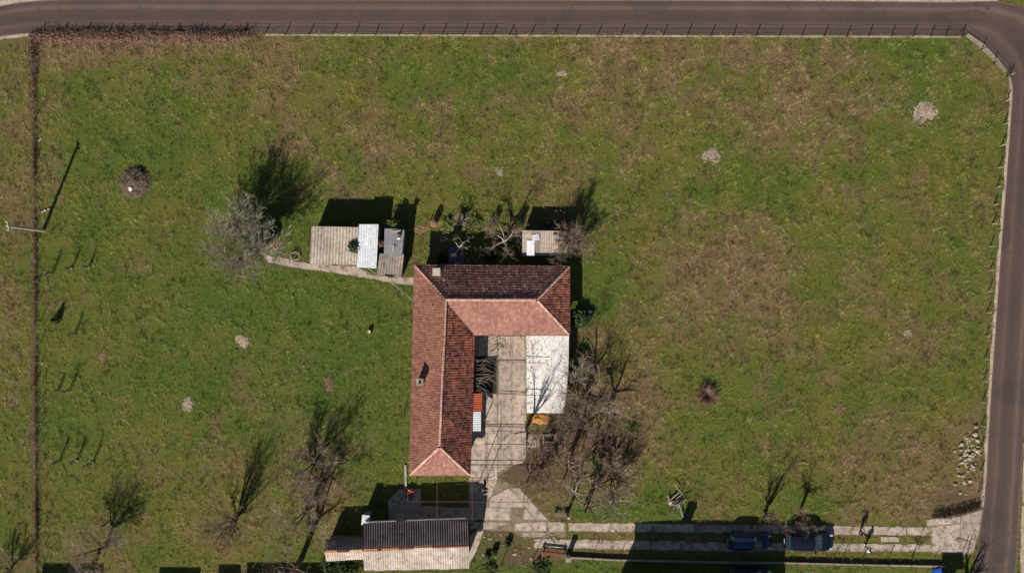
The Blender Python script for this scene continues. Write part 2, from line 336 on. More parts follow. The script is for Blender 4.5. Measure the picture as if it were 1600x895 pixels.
# ground sheet
def make_ground():
    x0, x1, y0, y1 = -62, 62, -40, 40; nx, ny = 310, 200
    gx, gy = np.meshgrid(np.linspace(x0, x1, nx + 1), np.linspace(y0, y1, ny + 1))
    X, Y = gx.ravel(), gy.ravel()
    idx = np.arange((nx + 1) * (ny + 1)).reshape(ny + 1, nx + 1)
    q = np.stack([idx[:-1, :-1], idx[:-1, 1:], idx[1:, 1:], idx[1:, :-1]], -1).reshape(-1, 4)
    V = np.stack([X, Y, np.zeros_like(X)], -1)
    B = 1500; o = len(V)
    ext = np.array([(-B, -B, 0), (B, -B, 0), (B, B, 0), (-B, B, 0)], float)
    c = [idx[0, 0], idx[0, -1], idx[-1, -1], idx[-1, 0]]
    faces = q.tolist() + [(o, o + 1, c[1], c[0]), (o + 1, o + 2, c[2], c[1]), (o + 2, o + 3, c[3], c[2]), (o + 3, o, c[0], c[3])]
    V = np.vstack([V, ext]); me = bpy.data.meshes.new('ground'); me.from_pydata(V.tolist(), [], faces)
    d, l, s = cover(V[:, 0], V[:, 1]); d[-4:] = .3; l[-4:] = .5; s[-4:] = 0
    for n, a in (('dry', d), ('lush', l), ('soil', s)): me.attributes.new(n, 'FLOAT', 'POINT').data.foreach_set('value', a.astype(np.float32))
    me.materials.append(M['ground']); ob = bpy.data.objects.new('ground', me); C.objects.link(ob); ob['kind'] = 'structure'
make_ground()

BARE = []          # ground polygons where no grass grows (world coords)
def poly_px(L, jit=0.0, seg=0.0, seed=1):
    P = [Vector(W(*p)) for p in L]
    if not seg: return [(p.x, p.y) for p in P]
    out = []; rr = random.Random(seed)
    for i, p in enumerate(P):
        q = P[(i + 1) % len(P)]; n = max(1, int((q - p).length / seg))
        for k in range(n):
            t = p.lerp(q, k / n); out.append((t.x + rr.uniform(-jit, jit), t.y + rr.uniform(-jit, jit)))
    return out
def sheet(name, L, mat, z0=0.0, z1=0.02, jit=0.0, seg=0.0, seed=1, parent=None, bare=True, kind='structure'):
    P = poly_px(L, jit, seg, seed)
    if bare: BARE.append(P)
    return MB().prism(P, z0 - 0.05, z1).build(name, mat, parent, kind=None if parent else kind)

# ------------------------------------------------------------ roads
def road(name, rows, z, u0=0, u1=1):
    mb = MB(); nu = 14
    for i, (a, b) in enumerate(rows):
        A = Vector(W(*a)); B = Vector(W(*b))
        for k in range(nu + 1):
            p = A.lerp(B, k / nu); mb.v.append((p.x, p.y, z)); mb.a.append(k / nu)
    for i in range(len(rows) - 1):
        for k in range(nu):
            o = i * (nu + 1) + k; mb.f.append((o, o + nu + 1, o + nu + 2, o + 1))
    BARE.append([W(*r[0]) for r in rows] + [W(*r[1]) for r in rows[::-1]])
    ob = mb.build(name, M['asphalt'], kind='structure'); return ob
# base kerb skirts keep a real edge: verge sheets lie lower than the asphalt
north = [((-700, 330), (-660, 372)), ((-300, 118), (-280, 165)), ((-100, 42), (-88, 88)), ((-40, 20), (-34, 66)), ((0, 10), (4, 57)), ((30, 4.5), (32, 54)), ((60, 1.5), (62, 51.5)), ((100, 0), (100, 50)), ((200, -1), (200, 50)), ((400, 0), (400, 51)), ((700, 0.5), (700, 52)), ((1000, 1), (1000, 53)), ((1200, 1.5), (1200, 54)), ((1400, 3), (1400, 55)), ((1480, 4), (1485, 54)),
         ((1515, 3), (1503, 54)), ((1562, 2), (1522, 61)), ((1606, 12), (1540, 73)), ((1634, 38), (1556, 89)), ((1644, 70), (1570, 107)), ((1644, 100), (1579, 123)), ((1638, 130), (1582, 140))]
east = [(b, a) for a, b in [((1578, 200), (1632, 200)), ((1571, 300), (1624, 300)), ((1563, 400), (1618, 400)), ((1556, 500), (1611, 500)), ((1549, 600), (1604, 600)), ((1544, 680), (1599, 680)), ((1541, 740), (1596, 740)), ((1537, 790), (1592, 790)), ((1531, 830), (1591, 830)), ((1524, 870), (1589, 870)), ((1517, 910), (1586, 910)), ((1500, 1000), (1570, 1000)), ((1440, 1400), (1510, 1400))]]
road('road', north + east, 0.030)
sheet('gravel_verge', [(-200, 70), (-100, 35), (-40, 12), (0, 2), (60, -6), (100, -7), (1000, -5), (1200, -3), (1400, -2), (1520, -4), (1560, -14), (1560, 3), (1480, 7), (1400, 6), (1200, 3), (1000, 3), (400, 2), (100, 2), (60, 4), (30, 7), (0, 13), (-40, 24), (-100, 46), (-200, 84)], M['gravel'], 0, 0.022, 0.06, 1.5)
sheet('gravel_shoulder', [(-60, 74), (0, 56), (30, 50), (62, 48), (62, 53), (45, 57), (0, 62), (-60, 80)], M['gravel'], 0, 0.018, 0.06, 0.8)
VL = [(1582, 118), (1584, 130), (1580, 200), (1573, 300), (1565, 400), (1558, 500), (1551, 600), (1546, 680), (1543, 740), (1538, 792)]
sheet('road_shoulder', VL + [(x - 6, y) for x, y in VL[::-1]], M['gravel'], 0, 0.022, 0.09, 0.8)
sheet('footpath', [(1600, 690), (1597, 760), (1595, 830), (1594, 900), (1604, 900), (1606, 830), (1608, 690)], M['gravel'], 0, 0.02, 0.05, 1)
for i, L in enumerate([[(1512, 53), (1537, 70), (1556, 90), (1573, 112), (1569, 114), (1551, 95), (1532, 75), (1509, 57)]]):
    sheet('concrete_kerb', L, M['curb'], 0, 0.12, 0.02, 1.2)
mb = MB()
for a in range(400, 1500, 35):      # concrete plinth under the north fence
    pass

# ------------------------------------------------------------ driveway, yard and paths
def slabs(name, quads, mat, z=0.04, jit=0.03):
    root = setting(name)
    for i, L in enumerate(quads):
        P = poly_px(L, jit, 0.4, 100 + i)
        c = (sum(p[0] for p in P) / len(P), sum(p[1] for p in P) / len(P))
        P = [(c[0] + (x - c[0]) * 0.988, c[1] + (y - c[1]) * 0.988) for x, y in P]; BARE.append([(c[0] + (x - c[0]) * 1.012, c[1] + (y - c[1]) * (1.012 if jit < .04 else .72)) for x, y in P])
        MB().prism(P, -0.05, z + random.Random(i).uniform(-0.008, 0.008)).build('concrete_slab', mat, root)
    return root
# driveway: two wheel strips cast in lengths
def strip(x0, x1, ya0, yb0, ya1, yb1, step):
    out = []; x = x0
    while x < x1 - 1:
        n = min(x + step, x1)
        f = lambda q, a, b: a + (b - a) * (q - x0) / (x1 - x0)
        out.append([(x, f(x, ya0, ya1)), (n, f(n, ya0, ya1)), (n, f(n, yb0, yb1)), (x, f(x, yb0, yb1))]); x = n
    return out
slabs('driveway', strip(888, 1455, 816, 829, 823, 836, 66) + [[(804, 817), (853, 815), (854, 829), (804, 829)], [(856, 815), (883, 814), (882, 829), (858, 829)], [(816, 831), (852, 831), (850, 838), (817, 837)]]
      + strip(834, 1200, 841, 855, 848, 862, 61) + strip(1200, 1456, 847, 860, 850, 861, 64) + [[(1376, 838), (1405, 839), (1405, 846), (1376, 846)]], M['concrete_pink'], jit=.06)
sheet('concrete_bed', [(1452, 812), (1500, 802), (1536, 794), (1532, 830), (1520, 866), (1454, 864)], M['worn'], 0, 0.02, .05, .6)
sheet('yard_bed', [(737, 522), (823, 522), (823, 718), (800, 728), (777, 745), (757, 782), (757, 812), (732, 812), (732, 742)], M['worn'], 0, 0.018, .03, .8)
slabs('gateway_apron', [[(1456, 822), (1500, 818), (1500, 862), (1456, 862)], [(1501, 806), (1534, 796), (1530, 830), (1519, 864), (1501, 863)], [(1448, 812), (1500, 802), (1500, 817), (1448, 822)]], M['concrete_pink'], 0.045, .05)
xs = [778, 800, 822]; ys = [525, 562, 614, 665, 718]
Q = []
for j in range(4):
    for i in range(2): Q.append([(xs[i], ys[j]), (xs[i + 1], ys[j]), (xs[i + 1], ys[j + 1]), (xs[i], ys[j + 1])])
Q += [[(739, 523), (777, 523), (777, 556), (739, 556)], [(738, 615), (777, 615), (777, 665), (737, 665)], [(737, 666), (777, 666), (777, 718), (735, 718)],
      [(735, 719), (777, 719), (777, 742), (757, 745), (734, 745)], [(778, 719), (800, 719), (796, 727), (778, 738)], [(801, 719), (822, 719), (817, 723), (801, 726)],
      [(734, 746), (756, 746), (757, 780), (733, 780)], [(733, 781), (757, 781), (756, 812), (733, 812)], [(822, 676), (843, 678), (843, 700), (822, 698)]]
slabs('yard', Q, M['concrete'])
slabs('fan_path', [[(760, 748), (777, 741), (776, 752), (768, 774), (758, 782)], [(797, 762), (812, 762), (856, 812), (838, 812)], [(768, 776), (795, 762), (818, 786), (818, 792), (762, 792)], [(759, 793), (799, 793), (797, 812), (757, 812)], [(818, 794), (822, 795), (836, 811), (818, 811)]], M['concrete'], 0.035)
slabs('old_driveway_base', [[(735, 815), (800, 816), (780, 822), (734, 826)], [(757, 817), (782, 817), (776, 826), (755, 826)], [(734, 838), (752, 820), (756, 828), (744, 862), (733, 880)]], M['concrete_pink'], 0.03)
sheet('worn_forecourt', [(757, 750), (776, 744), (798, 756), (862, 815), (884, 816), (884, 838), (816, 839), (800, 830), (757, 828)], M['worn'], 0, 0.018, 0.1, 0.7)
sheet('shed_path', [(412, 398), (440, 403), (485, 412), (560, 416), (580, 430), (648, 434), (650, 446), (600, 440), (560, 432), (500, 423), (455, 417), (418, 410)], M['concrete_pink'], 0, 0.03, 0.07, 0.7)
sheet('barn_forecourt', [(640, 763), (657, 763), (658, 790), (700, 792), (733, 792), (733, 812), (608, 812), (606, 782), (625, 764)], M['concrete'], 0, 0.028, 0.05, 1)
sheet('vine_bed_shade', [(740, 557), (776, 557), (776, 614), (740, 614)], M['soil_shade'], 0, 0.06, 0.02, 1)  # soil bed coloured near black for the shade lying over it
tag(MB().box((W(777, 585)[0], W(777, 585)[1], 0.08), (0.09, 3.6, 0.2)).build('bed_edging', M['curb'], origin=(*W(777, 585), 0)), 'pale concrete edging along the vine bed with painted shade', 'edging')

# ------------------------------------------------------------ building pieces
def corr(p00, p10, p01, p11, pitch=0.25, amp=0.03, nv=1):
    "corrugated sheet: p00->p10 low edge, p01->p11 high edge"
    p00, p10, p01, p11 = map(Vector, (p00, p10, p01, p11)); n = (p10 - p00).cross(p01 - p00).normalized()
    if n.z < 0: n = -n
    L = (p10 - p00).length; k = max(4, int(round(L / pitch)) * 4); mb = MB()
    for j in range(nv + 1):
        for i in range(k + 1):
            t = i / k; a = p00.lerp(p10, t); b = p01.lerp(p11, t); q = a.lerp(b, j / nv) + n * amp * math.cos(2 * math.pi * i / 4)
            mb.v.append(tuple(q)); mb.a.append(0.5)
    top = len(mb.v)
    for i in range(top): mb.v.append(tuple(Vector(mb.v[i]) - n * 0.012)); mb.a.append(.5)
    for j in range(nv):
        for i in range(k):
            o = j * (k + 1) + i; mb.f.append((o, o + 1, o + k + 2, o + k + 1)); mb.f.append((top + o, top + o + k + 1, top + o + k + 2, top + o + 1))
    return mb
def sheets(parent, low0, low1, up0, up1, n, mats, pitch=0.25, amp=0.03, rows=1, seed=0, name='roof_sheet'):
    low0, low1, up0, up1 = map(Vector, (low0, low1, up0, up1)); rr = random.Random(seed)
    for j in range(rows):
        for i in range(n):
            a, b = i / n, (i + 1) / n; c, d = j / rows, (j + 1) / rows + (0.02 if j < rows - 1 else 0)
            P = lambda s, t: low0.lerp(low1, s).lerp(up0.lerp(up1, s), t)
            off = Vector((0, 0, (rows - 1 - j) * -0.0 + j * 0.02 + rr.uniform(0, 0.02) + (i % 2) * 0.008)); lo = Vector((0, rr.uniform(-0.04, 0.04), 0)) if j == 0 else Vector((0, 0, 0))
            corr(P(a, c) + off + lo, P(b, c) + off + lo, P(a, d) + off, P(b, d) + off, pitch, amp).build(name, mats[rr.randrange(len(mats))], parent)
def walls(parent, P, z1, mat, t=0.25, z0=-0.1, name='wall'):
    "one wall per side of a footprint polygon (world coords, counter-clockwise)"
    n = len(P)
    for i in range(n):
        a = Vector((*P[i], 0)); b = Vector((*P[(i + 1) % n], 0)); d = (b - a); L = d.length; d.normalize(); nrm = Vector((d.y, -d.x, 0))
        c = (a + b) / 2 - nrm * t / 2
        MB().box((c.x, c.y, (z0 + z1) / 2), (L - 2 * t * 0.5 - 0.003 * i, t, z1 - z0), math.atan2(d.y, d.x)).build(name, mat, parent)
def opening(parent, a, b, t, w, z0, z1, kind):
    "window or door in wall a->b at fraction t, outward normal to the right of a->b"
    a = Vector((*a, 0)); b = Vector((*b, 0)); d = (b - a).normalized(); nrm = Vector((d.y, -d.x, 0)); c = a.lerp(b, t); rz = math.atan2(d.y, d.x); h = z1 - z0
    o = c + nrm * 0.01
    if kind == 'window':
        f = MB()
        for s in (-1, 1): f.box((o + d * s * (w / 2) + Vector((0, 0, z0 + h / 2)))[:], (0.07, 0.1, h + 0.07), rz)
        for zz in (z0, z1): f.box((o + Vector((0, 0, zz)))[:], (w - 0.08, 0.098, 0.07), rz)
        f.box((o + Vector((0, 0, z0 + h / 2)))[:], (0.05, 0.08, h - 0.08), rz)
        fo = f.build('window', M['wood_old'], parent)
        MB().box((o + Vector((0, 0, z0 + h / 2)))[:], (w - 0.06, 0.03, h - 0.06), rz).build('pane', M['window'], fo)
        MB().box((o + nrm * 0.08 + Vector((0, 0, z0 - 0.06)))[:], (w + 0.2, 0.2, 0.05), rz).build('sill', M['curb'], fo)
    else:
        f = MB().box((o + Vector((0, 0, z0 + h / 2)))[:], (w, 0.07, h), rz).build('door', M['wood_dark'], parent)
        MB().box((o + nrm * 0.06 + d * (w * 0.38) + Vector((0, 0, 1.0)))[:], (0.12, 0.05, 0.03), rz).build('handle', M['alloy'], f)

# ------------------------------------------------------------ the L-shaped house
EH, RH = 2.8, 4.9
A = W3(649, 415, EH); D = W3(889, 417, EH); E = W3(889, 522, EH); V_ = W3(740, 522, EH); Cc = W3(733, 741, EH); B = W3(641, 741, EH)
J = W3(697, 468, RH); K = W3(839, 468.5, RH); Sr = W3(687, 698, RH)
house = thing('house', 'L-shaped farmhouse with red tiled hipped roof around the concrete yard', 'house', (*W(690, 560), 0))
def inset(p, q): return (p.x + q[0], p.y + q[1])
ft = [inset(B, (.45, .45)), inset(Cc, (-.45, .45)), inset(V_, (-.45, .45)), inset(E, (-.45, .45)), inset(D, (-.45, -.45)), inset(A, (.45, -.45))]
walls(house, ft, EH - 0.1, M['plaster'])
BARE.append([(x, y) for x, y in ft])
for a, b, L in ((ft[0], ft[1], [(0.5, 1.2, 'window')]), (ft[1], ft[2], [(.12, 1.1, 'window'), (.32, 1.0, 'door'), (.5, 1.1, 'window'), (.7, 1.1, 'window'), (.9, 1.0, 'door')]), (ft[2], ft[3], [(.2, 1.2, 'window'), (.42, 1.0, 'door'), (.58, 1.1, 'window')]),
                (ft[3], ft[4], [(.5, 1.1, 'window')]), (ft[4], ft[5], [(.15, .8, 'window'), (.4, .8, 'window'), (.8, .8, 'window')]), (ft[5], ft[0], [(.1, 1.1, 'window'), (.3, 1.1, 'window'), (.55, 1.1, 'window'), (.8, 1.1, 'window')])):
    for t, w_, k in L: opening(house, a, b, t, w_, 0.9 if k == 'window' else 0.05, 2.1, k)
roof = MB()
dz = Vector((0, 0, -0.05))
for L in ([A, J, K, D], [D, K, E], [E, K, J, V_], [V_, J, Sr, Cc], [Cc, Sr, B], [B, Sr, J, A]):
    for i in range(1, len(L) - 1): roof.add([L[0] + dz, L[i] + dz, L[i + 1] + dz], [(0, 2, 1)])
    # underside
roofo = roof.build('roof', M['deck'], house)
def tile_plane(e0, e1, top, poly, mat, seed, roll=.05, lip=.065):
    "clay tiles laid in courses from the eave e0->e1 up"
    rr = random.Random(seed); u = (e1 - e0).normalized(); n = u.cross(top - e0).normalized()
    if n.z < 0: n = -n
    v = n.cross(u).normalized()
    if v.z < 0: v = -v
    P2 = [((p - e0).dot(u), (p - e0).dot(v)) for p in poly]
    umin = min(p[0] for p in P2); umax = max(p[0] for p in P2); vmax = max(p[1] for p in P2)
    prof = [(-.115, .0), (-.085, roll), (-.045, roll), (-.015, .006), (.06, .022), (.115, .0)]
    mb = MB(); step, wd = 0.29, 0.235; r = 0; vv = -0.06
    slip = {}
    while vv < vmax:
        uu = umin - wd / 2
        wav = 0.015 * math.sin(r * 1.7 + seed)
        while uu < umax + wd:
            c = (uu + wd / 2, vv + 0.18)
            if inpoly(np.array([c[0]]), np.array([max(c[1], 0.02)]), P2)[0]:
                ju, jv, jz, tw = rr.uniform(-.012, .012), rr.uniform(-.03, .02) + wav, rr.uniform(0, .012), rr.uniform(-.02, .02)
                k = rr.random(); a = k if k > .07 else rr.choice((0.0, 1.6))
                vs = []
                for t, lift in ((0.0, lip), (0.36, 0.016)):
                    for x, z in prof:
                        q = e0 + u * (c[0] + ju + x + tw * t) + v * (vv + jv + t) + n * (z + lift + jz); vs.append(q)
                for x, z in prof: vs.append(e0 + u * (c[0] + ju + x) + v * (vv + jv) + n * (z + 0.0 + jz - 0.01))
                m_ = len(prof); fs = [(i, i + 1, m_ + i + 1, m_ + i) for i in range(m_ - 1)] + [(2 * m_ + i, 2 * m_ + i + 1, i + 1, i) for i in range(m_ - 1)]
                mb.add(vs, fs, a)
            uu += wd
        vv += step; r += 1
    o = mb.build('roof_tiles', mat, roofo); o['kind'] = 'stuff'
    return o
tile_plane(D, A, J, [A, D, K, J], M['tile_north'], 1, .03, .085)
tile_plane(E, D, K, [D, E, K], M['tile_east'], 2, .055, .06)
tile_plane(V_, E, K, [E, V_, J, K], M['tile_south'], 3, .025, .05)
tile_plane(Cc, V_, Sr, [V_, Cc, Sr, J], M['tile_east'], 4, .055, .06)
tile_plane(B, Cc, Sr, [Cc, B, Sr], M['tile_south'], 5, .025, .05)
tile_plane(A, B, Sr, [B, A, J, Sr], M['tile'], 6, .035, .06)
# ridge and hip tiles, each its own piece
cap = MB()
for i, xx in enumerate((-0.2, 0.2)):
    for k in range(6):
        t = math.pi * k / 5; r_ = 0.125 if i == 0 else 0.105
        cap.v.append((xx, math.cos(t) * r_, math.sin(t) * r_ * 0.8)); cap.a.append(.5)
cap.f = [(k, k + 1, 6 + k + 1, 6 + k) for k in range(5)] + [tuple(range(6))[::-1], tuple(range(6, 12))]
cap_me = None
def ridge_line(p, q, off=0.06):
    global cap_me
    L = (q - p).length; n = int(L / 0.36); d = (q - p).normalized()
    for i in range(n):
        c = p + d * (0.18 + i * (L - .1) / n) + Vector((0, 0, off))
        if cap_me is None:
            o = cap.build('ridge_tile', M['ridge']); o.parent = house; cap_me = o.data
        else:
            o = bpy.data.objects.new('ridge_tile', cap_me); C.objects.link(o); o.parent = house
        o.location = c - house.location
        o.rotation_euler = (Matrix.Rotation(math.atan2(d.y, d.x) + rnd.uniform(-.04, .04), 4, 'Z') @ Matrix.Rotation(-math.asin(d.z), 4, 'Y')).to_euler()
ridge_line(J, K); ridge_line(J, Sr); ridge_line(A, J, .05); ridge_line(D, K, .05); ridge_line(E, K, .05); ridge_line(B, Sr, .05); ridge_line(Cc, Sr, .05)
# valley flashing and gutters
va = V_ + Vector((0, 0, .07)); vb = J + Vector((0, 0, .05)); pd = (vb - va).cross(Vector((0, 0, 1))).normalized() * 0.12
MB().add([va - pd, va + pd, vb + pd, vb - pd], [(0, 1, 2, 3)]).build('valley_flashing', M['metal_grey'], house)
for p, q in ((A, B), (B, Cc), (Cc, V_), (V_, E), (E, D), (D, A)):
    d = (q - p).normalized(); nr = Vector((d.y, -d.x, 0)); 
    cen = (A + Cc) / 2
    if nr.dot(p - Vector((W(690, 560)[0], W(690, 560)[1], 0))) < 0 and (p, q) != (V_, E): nr = -nr
    MB().tube([p + nr * 0.09 + Vector((0, 0, -.03)), q + nr * 0.09 + Vector((0, 0, -.03))], 0.055, 6).build('gutter', M['rust'], house)
# chimneys
def chimney(px, py, h, s, topm, parent=house, base=3.0):
    x, y = W(px, py, h); c = MB().box((x, y, (h + base) / 2), (s, s, h - base)).build('chimney', M['plaster'], parent)
    MB().box((x, y, h + 0.05), (s + .16, s + .16, .1)).build('chimney_cap', topm, c)
    if s < 0.55: MB().box((x, y, h + 0.13), (s * .5, s * .5, .06)).build('flue', M['wood_dark'], c)
chimney(656, 597, 4.9, 0.5, M['curb']); chimney(682, 425, 5.0, 0.56, M['plaster'])
# porch canopy on the yard side: orange sheet and white-tiled part
px0, px1 = 739, 754
def quad3(pts): return [W3(*p) for p in pts]
a, b, c, d = quad3([(753.5, 643, 2.35), (753.5, 615, 2.35), (739, 643, 2.7), (739, 615, 2.7)])
sheets(house, a, b, c, d, 2, [M['brick'], M['brick']], 0.2, 0.02, name='porch_sheet')
a, b, c, d = quad3([(751.5, 674, 2.35), (751.5, 643.5, 2.35), (739, 674, 2.65), (739, 643.5, 2.65)])
sheets(house, a, b, c, d, 3, [M['white_sheet']], 0.18, 0.02, name='porch_sheet')
for py in (617, 645, 672):
    x, y = W(752, py, 1.2); MB().tube([(x, y, 0), (x, y, 2.33)], 0.04, 6).build('porch_post', M['dark_metal'], house)

# ------------------------------------------------------------ white flat-roofed annex
AH = 2.15
annex = thing('annex', 'low outbuilding with a flat white coated roof beside the yard', 'outbuilding', (*W(855, 585), 0))
an = [W(822.5, 524.5, AH), W(889, 524.5, AH), W(888, 585, AH), W(884, 622, AH), W(881, 645, AH), W(823, 645, AH)]
MB().prism(an, AH - .16, AH).build('roof', M['white_roof'], annex)
cen = (sum(p[0] for p in an) / 6, sum(p[1] for p in an) / 6)
an2 = [(cen[0] + (x - cen[0]) * .96, cen[1] + (y - cen[1]) * .97) for x, y in an][::-1]
walls(annex, an2, AH - .165, M['plaster'], 0.2); BARE.append(an2)
opening(annex, an2[5], an2[0], .5, 2.2, 0.04, 1.8, 'door')
MB().box((*W(871, 580, AH), AH + .015), (.05, 7.3, .03)).build('roof_seam', M['white_sheet'], annex)
MB().box((*W(845, 586, AH), AH + .012), (.04, 7.2, .026)).build('roof_seam', M['white_sheet'], annex)

rr = random.Random(91); m1 = MB()
for i in range(190):
    px = min(886, 823 + abs(rr.gauss(0, 12))) if i % 5 else rr.uniform(824, 884); py = rr.uniform(528, 642); xx, yy = W(px, py, AH); s_ = rr.uniform(.02, .07); a = rr.uniform(0, 3.1)
    m1.box((xx, yy, AH + .012), (s_ * 1.6, s_, .012), a)
m1.build('leaf_litter', M['leaf_dry'], annex)['kind'] = 'stuff'
# ------------------------------------------------------------ sheds north-west
def shed(label, pts, zl, zu, n, mats, rows=1, pitch=.25, amp=.03, seed=0, wallm='wood_old', cat='shed', name='shed'):
    "pts: photo corners low-left, low-right, up-right, up-left of the roof"
    a = W3(*pts[0], zl); b = W3(*pts[1], zl); c = W3(*pts[2], zu); d = W3(*pts[3], zu)
    cx = (a + b + c + d) / 4
    t = thing(name, label, cat, (cx.x, cx.y, 0))
    sheets(t, a, b, d, c, n, mats, pitch, amp, rows, seed)
    ring = [a, b, c, d]; ins = []
    for p in ring:
        v = cx - p; v.z = 0; v.normalize(); ins.append(p + v * .2)
    # walls with sloping top, one prism per side
    for i in range(4):
        p, q = ins[i], ins[(i + 1) % 4]; dd = (q - p); dd.z = 0; dd.normalize(); nn = Vector((dd.y, -dd.x, 0)) * .1
        vs = [p - nn, q - nn, q + nn, p + nn]
        V8 = [(v.x, v.y, -.1) for v in vs] + [(v.x, v.y, v.z - .07) for v in vs]
        MB().add(V8, [(0, 3, 2, 1), (4, 5, 6, 7), (0, 1, 5, 4), (1, 2, 6, 5), (2, 3, 7, 6), (3, 0, 4, 7)]).build('wall', M[wallm], t)
    MB().box(((ins[0].x + ins[1].x) / 2, (ins[0].y + ins[1].y) / 2 - .1, .95), (.9, .06, 1.8), math.atan2((b - a).y, (b - a).x)).build('door', M['wood_dark'], t)
    BARE.append([(p.x, p.y) for p in ins]); return t
shedA = shed('long shed with rows of corrugated fibre-cement sheets, left of the shiny metal one', [(484, 413), (557, 414), (560, 355), (487, 353.5)], 1.95, 2.4, 5, [M['fibre_light']], 2, .28, .06, 3)
shedB = shed('narrow shed under bright galvanised metal sheets between two duller sheds', [(557.5, 417), (588, 419), (591.5, 350.5), (561, 350.5)], 2.05, 2.45, 2, [M['zinc']], 1, .22, .018, 4)
shedC = shed('small low shed with brown-grey ribbed roof nearest the house corner', [(589, 430), (627, 434), (631, 397), (593, 396)], 1.7, 1.85, 3, [M['fibre_grey']], 1, .26, .04, 5)
shedD = shed('grey flat-panel shed with loose scrap lying on its roof', [(600, 398), (628, 400), (632, 358), (601, 357)], 1.95, 2.15, 2, [M['metal_grey']], 1, .9, .012, 6)
def scrap(name, mat, px, py, h, d, rz, label, cat, group=None):
    x, y = W(px, py, h); return tag(MB().box((x, y, h + d[2] / 2), d, rz).build(name, mat, origin=(x, y, h)), label, cat, group)
scrap('roof_batten', M['wood_cut'], 619, 361, 2.24, (.9, .07, .05), .1, 'pale batten lying across the grey panel shed roof', 'batten')
scrap('metal_offcut', M['white_sheet'], 623, 373, 2.2, (.3, .16, .05), .3, 'small white offcut on the grey panel shed roof', 'offcut')
x, y = W(625.5, 366, 2.25)
o = thing('stovepipe', 'dark round stovepipe with cowl on the grey panel shed', 'stovepipe', (x, y, 2.05))
MB().tube([(x, y, 2.05), (x, y, 2.75)], .1, 10).build('pipe', M['dark_metal'], o); MB().tube([(x, y, 2.72), (x, y, 2.95), (x, y, 3.05)], [.24, .22, .05], 10).build('cowl', M['dark_metal'], o)
scrap('roof_brick', M['stone'], 615, 388, 2.12, (.15, .5, .12), -.2, 'dark narrow block weighing down the grey shed roof', 'block')

# north lean-to behind the house (tiled-watermark area)
shedE = shed('corrugated lean-to behind the farmhouse with a bright white sheet on it', [(815.5, 400), (886, 400), (887, 361), (816, 360)], 1.75, 2.1, 5, [M['fibre_light'], M['fibre_grey']], 1, .19, .03, 9)
scrap('roof_panel', M['white_sheet'], 829, 388, 2.0, (.75, 1.5, .03), 0, 'bright white sheet lying on the lean-to roof', 'panel')
scrap('plastic_sheet', M['zinc'], 837, 371, 2.12, (.7, .6, .03), .2, 'pale small sheet above the white one on the lean-to', 'sheet')
scrap('roof_board', M['wood_cut'], 874, 379, 2.1, (.9, .26, .06), .03, 'cream board lying at the right end of the lean-to roof', 'board')
scrap('roof_block', M['dark_metal'], 867, 366, 2.12, (.3, .12, .1), 0, 'upper dark block on the lean-to roof', 'block')
scrap('roof_block', M['dark_metal'], 876, 384, 2.05, (.25, .12, .1), 0, 'dark block just below the cream board on the lean-to', 'block')
scrap('pale_plank', M['wood_cut'], 885, 365, 2.1, (.9, .1, .05), 0.0, 'narrow pale plank sticking out beyond the lean-to roof corner', 'plank')
# dark tank / table in the shade behind the house
x, y = W(713, 399)
t = thing('water_trough', 'dark blue-grey covered trough in the shade behind the house', 'trough', (x, y, 0))
MB().box((x, y, .35), (1.4, 1.7, .7)).build('body', M['tar_blue'], t); MB().box((x, y, .73), (1.5, 1.8, .05)).build('lid', M['tar_blue'], t)
tag(sheet('shade_sheet', [(845, 350), (882, 349), (884, 358), (850, 359)], M['tar_blue'], 0.3, 0.34, bare=False, kind='x'), 'flat dark blue sheet as painted shade on the ground between fence and lean-to', 'sheet');  # dark sheet added to stand in for the shade behind the lean-to
for o in C.objects:
    if o.name.startswith('shade_sheet'): del o['kind']

# ------------------------------------------------------------ barn at the bottom
bh, br = 2.5, 3.75
barn = thing('barn', 'long barn with shade-coloured northern and pale southern corrugated roof slopes', 'barn', (*W(650, 835), 0))
nl, nr_ = W3(567, 817, bh), W3(731, 811, bh); rl, rr_ = W3(567, 855, br), W3(732, 850, br)
sheets(barn, nl, nr_, rl, rr_, 11, [M['fibre_shade']], .25, .055, 1, 11)
barn_s = (W3(569, 891, bh), W3(733, 888, bh), W3(567, 861, br - .22), W3(732.5, 853, br - .22))
barn_s = (barn_s[0], barn_s[1], barn_s[2], barn_s[3])
for ob in (): pass
def sheets_(parent, *a, **k): sheets(parent, *a, **k)
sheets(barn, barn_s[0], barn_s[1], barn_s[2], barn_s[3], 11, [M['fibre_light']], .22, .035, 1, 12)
MB().tube([rl + Vector((0, -.14, -.08)), rr_ + Vector((0, -.14, -.08))], .06, 6).build('ridge_beam', M['wood_red'], barn)
for i, (x0, x1, m_) in enumerate(((568, 590, 'wood_orange'), (596, 624, 'wood_orange'), (625, 644, 'wood_red'), (646, 676, 'wood_cut'), (677, 731, 'wood_red'))):
    f = lambda x: (857.5 - (x - 567) * .034)
    p = W3(x0, f(x0), br - .1); q = W3(x1, f(x1), br - .1); v = (p + q) / 2
    MB().box((v.x, v.y, v.z), ((q - p).length - .05, .26, .04), math.atan2((q - p).y, (q - p).x)).build('ridge_board', M[m_], barn)
bf = [(W3(572, 884, bh).x, W3(572, 884, bh).y), (W3(729, 882, bh).x, W3(729, 882, bh).y), (W3(728, 816, bh).x, W3(728, 816, bh).y), (W3(571, 822, bh).x, W3(571, 822, bh).y)]
walls(barn, bf, bh - .08, M['plaster']); BARE.append(bf)
